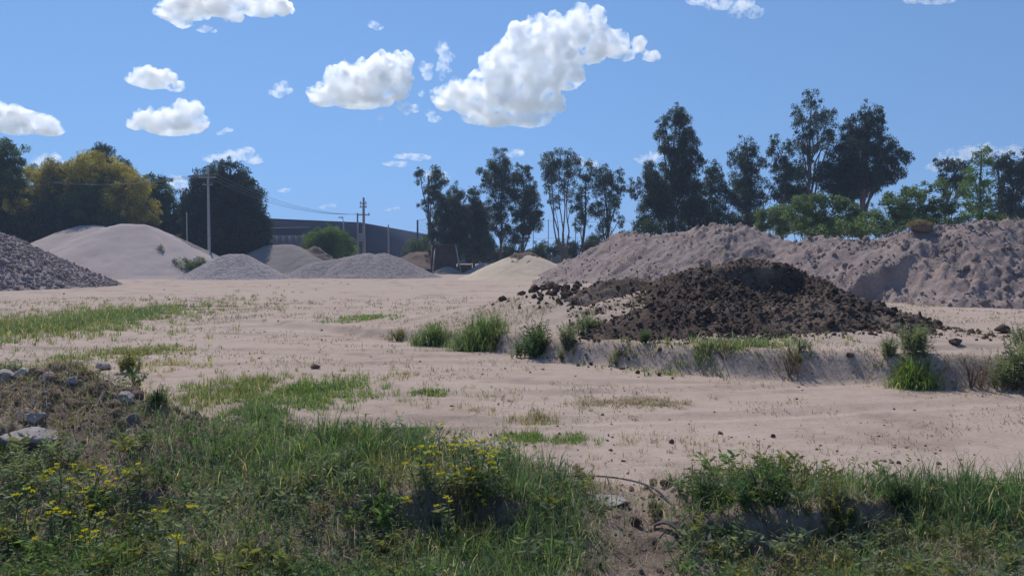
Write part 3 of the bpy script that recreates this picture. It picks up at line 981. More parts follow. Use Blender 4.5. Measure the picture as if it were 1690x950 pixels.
# bushes in the middle distance
bush('round yellow-green bush in front of the navy building', 100, 540, [(540, 398, 26, 24), (520, 405, 20, 18), (562, 402, 20, 20), (548, 385, 16, 12), (540, 412, 40, 14)], 'bright', 411, 0.22, 0.65)
bush('small dark bush left of the rusty screen', 118, 690, [(690, 404, 18, 14), (676, 410, 14, 10), (702, 412, 16, 12)], 'bush', 412, 0.22)
bush('weed bush at the right foot of the flat-topped pale heap', 74, 302, [(300, 436, 16, 12), (318, 436, 14, 10), (286, 442, 14, 8), (330, 432, 10, 9)], 'bush', 413, 0.16, 0.55)
bush('low weeds at the left foot of the flat-topped pale heap', 74, 170, [(165, 438, 12, 6), (182, 442, 12, 5), (205, 440, 7, 7)], 'bush', 414, 0.14, 0.5)
bush('small weed clump on the slope of the flat-topped pale heap', 75, 262, [(262, 412, 6, 6), (267, 419, 5, 5), (258, 418, 4, 4)], 'bush', 415, 0.16, 0.18)

bush('straggling weeds up the left slope of the flat-topped pale heap', 76, 158, [(150, 416, 6, 4), (163, 406, 4, 3), (178, 424, 6, 5), (140, 424, 7, 4), (190, 432, 8, 5), (172, 412, 3, 3)], 'bush', 416, 0.14, 0.3)
# the row of eucalyptus in the centre
EU = dict(cat='tree', bark='pale_bark', leaf=0.32, dens=0.5, droop=1.0, aspect=0.24, grow=1.1)
def euc(label, Y, u, lobes, seed, **kw):
    k = dict(EU); k.update(kw)
    return tree('eucalyptus_tree', label, k.pop('cat'), Y, u, lobes, kw.pop('col', 'euc') if 'col' in kw else 'euc', seed, **{a: b for a, b in k.items() if a != 'col'})

euc('eucalyptus with two round tufts at the top beside the net poles', 100, 722, [(695, 293, 10, 11), (722, 298, 14, 18), (708, 312, 9, 9), (713, 325, 13, 12), (699, 339, 8, 8), (727, 335, 12, 18), (722, 356, 11, 16), (716, 376, 10, 14), (725, 395, 16, 18)], 421, dens=0.62)
euc('short dense eucalyptus third from the navy building', 101, 750, [(753, 322, 11, 18), (745, 345, 16, 22), (758, 362, 16, 24), (742, 382, 20, 26), (760, 402, 22, 22)], 422, dens=0.55)
euc('bushy eucalyptus with a pointed top behind the rusty screen', 104, 782, [(782, 322, 11, 15), (776, 345, 17, 20), (792, 360, 16, 24), (776, 380, 22, 28), (796, 398, 20, 24)], 423, dens=0.58)
euc('tall eucalyptus with a domed crown, left of the twin pair above the sand cone', 100, 823, [(824, 268, 16, 18), (820, 290, 22, 22), (803, 300, 8, 20), (832, 312, 14, 20), (812, 332, 9, 20), (828, 348, 10, 20), (816, 368, 8, 18), (834, 385, 12, 20)], 424, dens=0.5)
euc('eucalyptus leaning right directly above the sand cone', 99, 861, [(862, 288, 13, 14), (860, 308, 18, 20), (874, 325, 14, 20), (858, 342, 14, 20), (880, 348, 14, 18), (886, 368, 9, 16), (866, 370, 16, 20), (858, 395, 14, 16)], 425, dens=0.6)
euc('airy eucalyptus with a fan of bare pale stems', 98, 935, [(925, 262, 20, 13), (905, 275, 12, 18), (945, 275, 12, 18), (920, 285, 22, 16), (905, 305, 10, 16), (938, 305, 14, 20), (915, 330, 9, 16), (946, 335, 8, 16)], 426, dens=0.34, stems=5, trunk_r=0.16, shell=0.5)
euc('slender eucalyptus with a straight dark trunk right of the fan-stemmed one', 97, 963, [(970, 282, 12, 14), (966, 303, 12, 14), (960, 330, 10, 16), (966, 352, 12, 18), (955, 372, 8, 12)], 427, dens=0.45, bark='bark')
euc('eucalyptus with a spreading leaning crown left of the earth heap', 96, 996, [(992, 283, 14, 15), (1014, 295, 14, 16), (998, 310, 18, 18), (1028, 312, 10, 12), (1008, 335, 14, 18), (986, 345, 10, 18), (1000, 370, 10, 18), (1024, 365, 7, 12), (990, 392, 12, 14)], 428, dens=0.45, bark='bark')
# right group behind the earth heap
euc('tallest eucalyptus of the centre right, its crown stepped like a tower', 84, 1112, [(1116, 190, 14, 14), (1096, 202, 9, 14), (1122, 212, 15, 22), (1094, 230, 12, 17), (1136, 240, 15, 22), (1112, 250, 18, 20), (1142, 266, 16, 20), (1110, 280, 20, 22), (1074, 288, 13, 20), (1136, 300, 22, 26),
     (1090, 315, 26, 28), (1050, 312, 13, 14), (1122, 335, 32, 32), (1076, 352, 22, 26), (1066, 375, 16, 14), (1150, 355, 18, 28)], 431, dens=0.62, trunk_r=0.35, stems=2)
euc('low eucalyptus between the tower-like one and the cone-shaped one', 86, 1180, [(1180, 283, 16, 15), (1176, 306, 20, 20), (1192, 325, 16, 22), (1172, 345, 18, 24), (1196, 360, 14, 18)], 432, dens=0.5)
euc('cone-shaped eucalyptus right of the tower-like one', 86, 1230, [(1232, 238, 14, 13), (1224, 258, 19, 16), (1243, 268, 15, 16), (1228, 290, 24, 22), (1246, 310, 18, 20), (1222, 325, 18, 22), (1250, 340, 16, 20), (1232, 355, 18, 18)], 433, dens=0.52, trunk_r=0.25)
euc('very tall open-crowned eucalyptus with sky between its branches', 82, 1335, [(1338, 164, 15, 11), (1318, 185, 9, 14), (1345, 186, 16, 14), (1368, 195, 13, 15), (1322, 210, 14, 16), (1350, 215, 20, 16), (1376, 222, 10, 16), (1334, 238, 18, 14), (1358, 245, 14, 12), (1316, 235, 11, 14), (1325, 262, 13, 12), (1345, 282, 12, 16)], 434, dens=0.42, trunk_r=0.28, shell=0.5)
euc('shorter eucalyptus leaning on the left of the open-crowned one', 83, 1290, [(1280, 236, 10, 12), (1275, 256, 11, 14), (1300, 250, 12, 14), (1290, 278, 16, 16), (1308, 298, 24, 24), (1290, 325, 22, 22), (1320, 325, 18, 18)], 435, dens=0.6)
euc('massive dense eucalyptus with a broad pyramid crown', 80, 1425, [(1434, 182, 15, 12), (1422, 200, 20, 14), (1444, 206, 14, 16), (1408, 222, 18, 16), (1438, 228, 24, 18), (1462, 240, 16, 16), (1412, 248, 28, 20), (1455, 258, 26, 18), (1482, 268, 15, 16), (1395, 275, 28, 20), (1435, 282, 36, 20), (1475, 288, 18, 14), (1380, 298, 25, 20), (1420, 308, 36, 20)], 436, dens=0.7, trunk_r=0.4, col='dark')
euc('dark eucalyptus low behind the vine-covered tree', 78, 1575, [(1558, 274, 14, 12), (1584, 278, 16, 14), (1570, 295, 20, 16), (1595, 305, 18, 18)], 437, dens=0.7, col='dark')
euc('dark eucalyptus at the right edge of the photo', 76, 1660, [(1650, 264, 14, 14), (1676, 270, 16, 15), (1655, 290, 16, 18), (1685, 298, 18, 20), (1700, 280, 20, 24), (1658, 322, 18, 20), (1690, 335, 20, 20), (1655, 350, 20, 18), (1690, 362, 24, 16)], 438, dens=0.6, trunk_r=0.3, col='dark')
tree('vine_covered_tree', 'bright green vine-covered tree standing like a column at the right', 'tree', 66, 1618, [(1622, 252, 12, 14), (1618, 272, 17, 16), (1612, 295, 19, 18), (1624, 312, 16, 18), (1612, 332, 18, 18), (1622, 350, 16, 14)], 'bright', 439, leaf=0.26, dens=0.6, droop=0.6)
bush('low green bush peeking over the left dip of the earth heap', 62, 1262, [(1256, 374, 11, 10), (1274, 352, 20, 18), (1262, 366, 18, 16), (1290, 372, 16, 16)], 'light', 441, 0.24, 0.9)
bush('broad green bush in front of the open-crowned eucalyptus', 60, 1345, [(1345, 335, 28, 18), (1322, 355, 26, 20), (1372, 350, 24, 22), (1350, 372, 40, 18), (1395, 345, 20, 20), (1410, 368, 26, 20)], 'light', 442, 0.24, 1.0)
bush('grey-green feathery bush behind the turf lump', 58, 1490, [(1508, 318, 24, 16), (1475, 335, 24, 18), (1530, 335, 22, 20), (1455, 352, 24, 18), (1500, 355, 30, 22), (1545, 358, 22, 18), (1468, 368, 30, 14)], 'light', 443, 0.24, 0.85)
bush('sparse olive bush with thin stems left of the vine-covered tree', 57, 1572, [(1560, 308, 18, 12), (1575, 328, 22, 18), (1552, 345, 18, 18), (1588, 350, 18, 18), (1570, 362, 24, 12)], 'light', 444, 0.24, 0.75)
bush('low bright shrub right of the olive bush on the skyline', 55, 1625, [(1620, 358, 22, 8), (1645, 364, 16, 7)], 'mid', 445, 0.22, 0.8)
# undergrowth along the back of the yard
for k, (u, v, a, b, Y, lab) in enumerate([(738, 412, 26, 16, 112, 'dark undergrowth bush right behind the rusty screen'), (790, 416, 26, 14, 110, 'dark undergrowth bush right of the rusty screen'),
        (838, 418, 24, 12, 108, 'dark undergrowth bush behind the left flank of the sand cone'), (896, 412, 20, 12, 106, 'undergrowth bush below the leaning eucalyptus'),
        (935, 408, 20, 14, 106, 'undergrowth bush at the foot of the fan-stemmed eucalyptus'), (982, 406, 22, 13, 106, 'undergrowth bush at the left end of the earth heap'),
        (1040, 400, 26, 14, 104, 'undergrowth bush showing just above the left of the earth heap')]):
    bush(lab, Y, u, [(u, v, a, b), (u - a * 0.5, v + 5, a * 0.7, b * 0.7), (u + a * 0.5, v + 4, a * 0.7, b * 0.8)], 'dark' if k % 2 == 0 else 'euc', 451 + k, 0.26, 0.6)

for k, (u, v, a, b, Y, lab) in enumerate([(1075, 376, 28, 14, 80, 'dark undergrowth at the foot of the tower-like eucalyptus, left side'), (1135, 374, 30, 14, 80, 'dark undergrowth at the foot of the tower-like eucalyptus, right side'),
        (1195, 370, 28, 14, 80, 'dark undergrowth below the low eucalyptus'), (1240, 366, 22, 16, 80, 'dark undergrowth below the cone-shaped eucalyptus'), (1310, 372, 30, 16, 66, 'green undergrowth left of the broad green bush'),
        (1385, 376, 40, 14, 58, 'green undergrowth right of the broad green bush'), (1450, 374, 40, 14, 57, 'green undergrowth left of the turf lump'), (1540, 372, 34, 12, 56, 'green undergrowth right of the turf lump'),
        (1660, 368, 34, 12, 60, 'green undergrowth at the right edge above the earth heap')]):
    bush(lab, Y, u, [(u, v, a, b), (u - a * 0.6, v + 4, a * 0.6, b * 0.8), (u + a * 0.6, v + 3, a * 0.6, b * 0.9)], 'dark' if k < 4 else 'light', 490 + k, 0.28, 0.45)

def far_wood():
    """The unbroken tree belt far behind, seen only through the gaps."""
    r = rng(480)
    L = []
    for x in np.arange(-200, 200, 8.0):
        Y = 250 + r.uniform(-6, 6)
        h = r.uniform(2.2, 4.2)
        L.append((np.array([x + r.uniform(-2, 2), Y, h * 0.55]), (4.2, 3, h * 0.62), GREEN['euc']))
    V, F, T = crown(L, r, 1.3, 0.12, 0.3, 0.6)
    tag(obj('far_woodland', V, F, M['leaf'], tint=T), 'distant belt of low trees on the horizon', 'woodland', kind='stuff')
far_wood()

# ------------------------------------------------------------------ building, walls, poles, wires
def build_warehouse():
    A, B, C_ = np.array([-48.0, 128.0]), np.array([-29.5, 149.0]), np.array([-24.0, 236.0])
    top = 8.55
    root = empty('warehouse', (A[0], A[1], 0), 'long navy metal-clad warehouse with a stepped roof edge behind the gravel heaps', 'building')
    def wall(p, q, z0, z1, thick, step, mat, nm):
        d = (q - p); L = np.linalg.norm(d); d = d / L
        nrm = np.array([d[1], -d[0]])
        n = max(1, int(L / step))
        items = []
        for k in range(n):
            a, b = p + d * (L * k / n), p + d * (L * (k + 1) / n - 0.003)
            off = nrm * 0.0
            c = [a + off, b + off, b + off - nrm * thick, a + off - nrm * thick]
            V = np.array([[*w_, z] for z in (z0, z1) for w_ in c])
            F = np.array([[0, 1, 2, 3], [4, 7, 6, 5], [0, 4, 5, 1], [1, 5, 6, 2], [2, 6, 7, 3], [3, 7, 4, 0]])
            part(nm, (V, F), mat, root)
    wall(A + np.array([-9.0, -10.2]), B, 0, top, 0.3, 1000, M['navy'], 'cladding')
    wall(B, C_, 0, top, 0.3, 1000, M['navy'], 'cladding')
    for p, q, z0, z1, nm in ((A + np.array([-9.0, -10.2]), B, top, top + 0.35, 'roof_trim'), (B, C_, top, top + 0.3, 'roof_trim')):
        wall(p, q, z0, z1, 0.5, 1000, M['navy_trim'], nm)
    d = (B - A) / np.linalg.norm(B - A)
    V = np.array([[*(A + d * -13), 8.4], [*(B), 8.4], [*(C_), 8.4], [-110, 236, 8.4], [-110, 118, 8.4]])
    part('roof', (V[[0, 1, 2, 3]], np.array([[0, 1, 2, 3]])), M['navy_trim'], root)
    a = A + d * 2 + np.array([d[1], -d[0]]) * 0.12
    b = A + d * 16 + np.array([d[1], -d[0]]) * 0.12
    part('flashing', bar((*a, 6.9), (*b, 7.6), 0.12, 0.2), M['grey_steel'], root, label='thin pale flashing line across the left wall')
build_warehouse()

def build_wall():
    p, q = at(430, 390, 112), at(512, 390, 114)
    root = empty('perimeter_wall', (p[0], p[1], 0), 'grey block wall below the left part of the navy warehouse', 'wall')
    n = 7
    for k in range(n):
        a, b = p + (q - p) * k / n, p + (q - p) * (k + 1) / n
        part('wall_panel', box(a[0], b[0] - 0.06, 112, 112.25, -0.1, 5.25), M['wall'], root)
        part('pillar', box(b[0] - 0.1, b[0] + 0.06, 111.96, 112.3, -0.1, 5.3), M['wall'], root)
build_wall()

def pole(label, u, v_top, Y, r0, arms=(), name='utility_pole', mat='concrete', lamp=False):
    p = at(u, v_top, Y)
    root = empty(name, (p[0], Y, 0), label, 'pole')
    z = np.linspace(-0.3, p[2], 8)
    part('shaft', tube(np.stack([np.full(8, p[0]), np.full(8, Y), z], -1), r0 * (1 - 0.4 * np.linspace(0, 1, 8)), 10), M[mat], root, smooth=True)
    for va, half, n in arms:
        za = at(u, va, Y)[2]
        arm = part('crossarm', bar((p[0] - half, Y - r0, za), (p[0] + half, Y - r0, za), 0.12, 0.12), M['grey_steel'], root)
        for k in range(n):
            x = p[0] - half + 0.15 + (2 * half - 0.3) * k / max(n - 1, 1)
            zz = np.array([0.06, 0.12, 0.2, 0.26, 0.32]) + za
            part('insulator', tube(np.stack([np.full(5, x), np.full(5, Y - r0), zz], -1), [0.04, 0.08, 0.05, 0.08, 0.03], 6), M['wall'], arm)
    if lamp:
        q = np.array([p[0], Y, p[2]])
        e = at(u - 3, v_top - 6, Y)
        arm = part('lamp_arm', tube([q, q + (e - q) * 0.5 + np.array([0, 0, 0.15]), e], 0.05, 6), M['grey_steel'], root)
        part('lamp_head', join([box(e[0] - 0.5, e[0] + 0.25, Y - 0.15, Y + 0.15, e[2] - 0.06, e[2] + 0.1)]), M['grey_steel'], arm)
    return p

P1 = pole('tall pale concrete utility pole with two crossarms in front of the dark tree', 343, 272, 86, 0.19, [(293, 1.0, 3), (305, 0.55, 2)])
P2 = pole('concrete pole beside the left edge tree', 30, 296, 92, 0.16, [(300, 0.9, 3)])
P3 = pole('thin concrete pole just left of the tall one', 308, 350, 92, 0.12)
P4 = pole('tallest pole in front of the warehouse with insulator brackets', 600, 326, 104, 0.25, [(336, 0.5, 2), (342, 0.5, 2), (355, 0.9, 3)])
P5 = pole('shorter pole of the pair carrying the transformer deck', 590, 352, 104, 0.18)
P6 = pole('plain concrete pole right of the transformer pair', 641, 371, 106, 0.16)
P7 = pole('street lamp pole above the round bush', 567, 365, 124, 0.15, name='street_lamp', lamp=True)

def transformer():
    a, b = at(591, 397, 103.6), at(600, 397, 103.6)
    root = empty('transformer', (a[0], a[1], a[2]), 'small grey transformer on a deck between the twin poles', 'transformer')
    part('deck', box(a[0] - 0.2, b[0] + 0.2, 103.2, 104.0, a[2] - 0.12, a[2]), M['concrete'], root)
    zz = np.linspace(0.0, 1.0, 5) + a[2]
    xm = (a[0] + b[0]) / 2
    part('tank', tube(np.stack([np.full(5, xm), np.full(5, 103.6), zz], -1), [0.3, 0.32, 0.32, 0.32, 0.28], 10), M['grey_steel'], root, smooth=True)
    for k in (-1, 0, 1):
        z2 = np.linspace(1.0, 1.35, 4) + a[2]
        part('bushing', tube(np.stack([np.full(4, xm + 0.17 * k), np.full(4, 103.6), z2], -1), [0.05, 0.07, 0.05, 0.03], 6), M['rust'], root)
transformer()

def wire(label, p, q, sag=0.6, r0=0.018, group=None):
    t = np.linspace(0, 1, 24)
    P = np.asarray(p) + (np.asarray(q) - np.asarray(p)) * t[:, None]
    P[:, 2] -= sag * 4 * t * (1 - t)
    V, F = tube(P, r0, 5)
    o = obj('power_line', V, F, M['wire'], loc=tuple(P[0]))
    tag(o, label, 'wire', group)

z1 = at(343, 291, 86)[2]; z2 = at(30, 298, 92)[2]
for k, w_ in ((-0.85, 'left'), (0.0, 'middle'), (0.85, 'right')):
    wire('%s one of three thin wires between the left edge pole and the tall pole' % w_, (P2[0] + k, 92, z2 + 0.3), (P1[0] + k, 86, z1 + 0.3), 1.0, group='wires between the left poles')
    wire('%s one of three thin wires from the tall pole to the transformer poles' % w_, (P1[0] + k, 86, z1 + 0.3), (P4[0] + k, 104, at(600, 353, 104)[2]), 1.4, group='wires from the tall pole to the transformer poles')
    wire('%s one of three thin wires leaving the left edge pole out of the photo' % w_, (P2[0] + k, 92, z2 + 0.3), (P2[0] - 30 + k, 84, z2 + 1.4), 1.0, group='wires leaving at the left edge')

def net_frame():
    a, b = at(689, 363, 128), at(707, 290, 128)
    root = empty('net_frame', (a[0], 128, 0), 'blue steel net posts with a sagging net right of the warehouse', 'net frame')
    part('post', tube([(a[0], 128, -0.2), (a[0], 128, a[2] / 2), (a[0], 128, a[2])], 0.16, 8), M['blue_steel'], root, smooth=True)
    part('post', tube([(b[0], 128, -0.2), (b[0], 128, b[2] / 2), (b[0], 128, b[2])], 0.17, 8), M['blue_steel'], root, smooth=True, label='taller blue post')
    z = a[2] - 0.05
    part('top_cable', tube([(a[0], 128, z), ((a[0] + b[0]) / 2, 128, z + 0.1), (b[0], 128, z + 0.5)], 0.03, 5), M['blue_steel'], root)
    it = []
    for k in range(1, 12):
        x = a[0] + (b[0] - a[0]) * k / 12
        it.append(tube([(x, 128, 0.3), (x, 128.05, z * 0.5), (x, 128, z + 0.4 * k / 12)], 0.008, 4))
    for k in range(1, 16):
        zz = 0.3 + (z - 0.3) * k / 16
        it.append(tube([(a[0], 128, zz), ((a[0] + b[0]) / 2, 128.06, zz - 0.05), (b[0], 128, zz)], 0.008, 4))
    part('net', join(it), M['wire'], root, kind='stuff')
net_frame()

# fence of thin posts and wires seen between the eucalyptus
def back_fence():
    us = [880, 905, 950, 1000, 1045, 1090]
    tops = [at(u, 362, 122) for u in us]
    root = empty('wire_fence', (tops[0][0], 122, 0), 'tall fence of thin posts and strung wires behind the eucalyptus row', 'fence')
    for p in tops:
        part('post', tube([(p[0], 122, -0.2), (p[0], 122, p[2] / 2), (p[0], 122, p[2])], 0.07, 6), M['concrete'], root)
    for v in (364, 392, 408):
        z = at(900, v, 122)[2]
        pts = []
        for p, q in zip(tops[:-1], tops[1:]):
            for t in (0, 0.33, 0.66):
                pts.append((p[0] + (q[0] - p[0]) * t, 122, z - 0.25 * 4 * t * (1 - t)))
        pts.append((tops[-1][0], 122, z))
        part('fence_wire', tube(pts, 0.022, 5), M['wire'], root)
back_fence()

# ------------------------------------------------------------------ the rusty screen and the things beside it
def build_screen():
    Y = 96.0
    a, b = at(713, 404, Y + 1.5), at(757, 403, Y + 1.5)
    f0, f1 = at(712, 450, Y - 0.6), at(752, 451, Y - 0.6)
    root = empty('gravel_screen', ((a[0] + b[0]) / 2, Y, 0), 'rusty leaning gravel screen propped on posts in front of the eucalyptus', 'screen')
    ta, tb = np.array([a[0], Y + 1.5, a[2]]), np.array([b[0], Y + 1.5, b[2]])
    fa, fb = np.array([a[0] + 0.1, Y - 0.5, 0.05]), np.array([b[0] - 0.4, Y - 0.5, 0.05])
    for p, q in ((fa, ta), (fb, tb)):
        part('side_rail', bar(p, q, 0.16, 0.16), M['rust'], root)
    part('top_rail', bar(ta, tb, 0.16, 0.16), M['rust'], root)
    part('bottom_rail', bar(fa, fb, 0.16, 0.16), M['rust'], root)
    it = []
    for k in range(1, 34):
        t = k / 34
        it.append(tube([fa + (fb - fa) * t, (fa + (fb - fa) * t + ta + (tb - ta) * t) / 2, ta + (tb - ta) * t], 0.022, 4))
    for k in range(1, 30):
        t = k / 30
        it.append(tube([fa + (ta - fa) * t, (fa + (ta - fa) * t + fb + (tb - fb) * t) / 2, fb + (tb - fb) * t], 0.022, 4))
    part('mesh', join(it), M['rust'], root, kind='stuff')
    for (u0, v0, u1, v1) in ((718, 410, 714, 450), (752, 405, 761, 449)):
        p, q = at(u0, v0, Y - 0.1 + 0.9), at(u1, v1, Y - 1.2)
        part('prop', bar(p, (q[0], q[1], 0.0), 0.16, 0.16), M['grey_steel'], root, label='pale timber prop')
    part('backing_sheet', join([bar((ta + fa) / 2 * 1 + np.array([0.2, 0.12, -0.9]), (tb + fb) / 2 + np.array([-0.2, 0.12, -0.9]), 1.5, 0.03)]), M['rust'], root)
    return root
build_screen()
px_heap('sieved_heap', 'small brown-grey heap spilling under the rusty screen', 'gravel heap', [(733, 441, 94.6), (742, 440, 94.8)], 0.6, 0.3, lumps(0.1, 0.8, 0.05, 2.4, 190), 0.15, M['brown_gravel'])

def small_things():
    p = at(703, 443, 97)
    V, F = box(p[0] - 0.95, p[0] + 0.7, 96.4, 97.6, -0.02, 0.55)
    V[4:, 0] *= 1; V[4:, :] += rng(5).normal(size=(4, 3)) * 0.06
    tag(obj('trough', V, F, M['blue_steel'], loc=(p[0], 97, 0)), 'low bluish trough lying left of the rusty screen', 'trough')
    a, b = at(756, 436, 99), at(778, 437, 97.5)
    root = empty('loading_bin', ((a[0] + b[0]) / 2, 98, 0), 'brown steel sheet bin right of the rusty screen', 'bin')
    V = np.array([[x, y + t, z] for z in (0.02, 1.1) for t in (0, 0.08) for x, y in ((a[0], 99), (b[0], 97.4))])
    F = np.array([[0, 2, 3, 1], [4, 5, 7, 6], [0, 1, 5, 4], [2, 6, 7, 3], [0, 4, 6, 2], [1, 3, 7, 5]])
    part('sheet', (V, F), M['rust'], root)
    part('end_post', box(b[0] - 0.08, b[0] + 0.08, 97.3, 97.5, 0, 1.15), M['rust'], root)
    part('end_post', box(a[0] - 0.08, a[0] + 0.08, 98.9, 99.1, 0, 1.15), M['rust'], root)
    r = rng(6)
    for k, (u, v, s, lab) in enumerate([(582, 453.5, 0.55, 'pale grey rock at the front of the long gravel heap'), (568, 455, 0.4, 'white rock left of the pale grey one by the long gravel heap')]):
        c = on_ground(u, v)
        V, F = rock(700 + k, 2, 10, 0.03)
        V = V * np.array([s * 1.4, s, s * 0.5]) + np.array([c[0], c[1], 0.15])
        tag(obj('rock', V, F, M['white_stone'], loc=(c[0], c[1], 0)), lab, 'rock')
small_things()
# ------------------------------------------------------------------ weeds and grass
WEED = dict(grass=(0.150, 0.225, 0.088), deep=(0.100, 0.165, 0.080), grey=(0.215, 0.250, 0.170), olive=(0.220, 0.225, 0.085), straw=(0.46, 0.39, 0.26), brown=(0.22, 0.165, 0.12), fresh=(0.160, 0.250, 0.065))

def stem_plant(seed, height=1.0, stems=6, nodes=11, leaf=0.13, aspect=0.22, spread=0.5, col=(1, 1, 1), stem_col=(0.8, 0.75, 0.5)):
    """Unit weed: several leafy stems from one root. Returns (V, F, tint multiplier)."""
    r = rng(seed)
    out = []
    for k in range(stems):
        a = r.uniform(0, 2 * math.pi); sp = spread * r.uniform(0.25, 1.0); h = height * r.uniform(0.55, 1.05)
        t = np.linspace(0, 1, 5)
        D = np.array([math.cos(a), math.sin(a), 0])
        C = D * (sp * t ** 1.4)[:, None] + np.array([0, 0, 1.0]) * (h * (t - 0.18 * sp * t * t))[:, None] + r.normal(size=(5, 3)) * 0.02
        side = np.array([-D[1], D[0], 0]) * 0.008
        V = np.concatenate([C - side, C + side])
        F = np.array([[i, i + 1, i + 6, i + 5] for i in range(4)])
        out.append((V, F, np.tile(np.array(stem_col), (10, 1))))
        tt = r.uniform(0.12, 1.0, nodes * 2)
        P = np.stack([np.interp(tt, t, C[:, i]) for i in range(3)], -1)
        b = r.uniform(0, 2 * math.pi, len(tt))
        LD = np.stack([np.cos(b), np.sin(b), r.uniform(-0.2, 0.9, len(tt))], -1)
        LD /= np.linalg.norm(LD, axis=1)[:, None]
        L = leaf * r.uniform(0.5, 1.3, len(tt)) * (1.15 - 0.5 * tt)
        v, f, c = leaves(P + LD * L[:, None] / 2, LD, L, L * aspect, r, col, 0.3)
        out.append((v, f, c))
    return join(out)

PROTO = [stem_plant(2000 + k, height=0.8, stems=5 + k % 3, nodes=6, leaf=0.17 + 0.04 * (k % 3), aspect=0.24 + 0.05 * (k % 3), spread=0.6 + 0.15 * (k % 4)) for k in range(8)]

def plants(P, S, col, seed, protos=PROTO, jitter=0.25):
    """Many stemmed weeds as one array of leaves, each plant with its own tint."""
    r = rng(seed)
    col = np.broadcast_to(np.asarray(col, float), (len(P), 3))
    pick = r.integers(0, len(protos), len(P))
    out = []
    for k, (V, F, T) in enumerate(protos):
        q = np.where(pick == k)[0]
        if len(q) == 0: continue
        v, f = scatter_shape((V, F), P[q], S[q][:, None] * np.array([[1, 1, 1]]) * r.uniform(0.85, 1.15, (len(q), 3)), rot_z(r.uniform(0, 6.28, len(q))))
        tint = (T[None] * (col[q] * (1 + jitter * r.uniform(-1, 1, (len(q), 1))))[:, None]).reshape(-1, 3)
        out.append((v, f, tint))
    return join(out)

def berm_crest(x):
    return np.interp(x, [-12, -6, -4.5, -2.8, -1, 0.3, 0.9, 1.8, 3.2, 12], [8.5, 8.0, 7.5, 6.6, 6.0, 5.8, 5.5, 5.2, 4.9, 4.6])

def spread_pts(x0, x1, y0, y1, n, r, mask):
    x, y = r.uniform(x0, x1, n), r.uniform(y0, y1, n)
    k = r.uniform(0, 1, n) < mask(x, y)
    x, y = x[k], y[k]
    return np.stack([x, y, tz(x, y)], -1)

def bare(x, y):
    """1 on the bare earth of the berm: the gap right of centre, the rubble crest on the left and scattered scrapes."""
    d = y - berm_crest(x)
    gap = np.exp(-((x - 0.85 - 0.12 * (y - 5)) / 0.42) ** 4)
    gap = np.maximum(gap, 0.9 * np.exp(-(((x - 0.35) / 0.5) ** 2 + ((y - 5.75) / 0.35) ** 2)))
    rub = np.exp(-((x + 4.1) / 1.8) ** 4) * sstep(-1.7, -0.95, d + 0.35 * fbm(x * 1.5, y * 1.5, 2, 334))
    pocket = np.exp(-(((x - 1.85) / 0.6) ** 2 + ((y - 4.68) / 0.2) ** 2)) + np.exp(-(((x + 0.35) / 0.62) ** 2 + ((y - 4.92) / 0.18) ** 2))
    gap = gap * (1 - sstep(0.15, 0.55, d))
    scr = sstep(0.25, 0.45, fbm(x * 0.9, y * 0.9, 3, 333)) * 0.7
    return np.clip(np.maximum.reduce([gap, rub * 0.97, 0.38 * np.clip(pocket, 0, 1), scr]), 0, 1)

def cover(x, y):
    d = y - berm_crest(x)
    lim = 0.35 + 0.35 * fbm(x * 0.8, y * 0, 2, 340)
    return (1 - sstep(lim - 0.25, lim + 0.1, d)) * (1 - 0.96 * bare(x, y))

def lush(x, y):
    """Where the berm carries thick green grass rather than mixed weeds."""
    d = y - berm_crest(x)
    g = np.exp(-(((x + 1.0) / 1.1) ** 2 + ((d + 0.2) / 0.6) ** 2)) + np.exp(-(((x - 3.3) / 1.0) ** 2 + ((d + 0.15) / 0.45) ** 2))
    g = g + np.exp(-(((x - 0.1) / 0.55) ** 2 + ((y - 4.7) / 0.8) ** 2)) * 0.9 + np.exp(-(((x + 2.6) / 0.9) ** 2 + ((d + 0.6) / 0.5) ** 2)) * 0.7
    return np.clip(g + 0.45 * fbm(x * 0.8, y * 0.8, 3, 350), 0, 1)

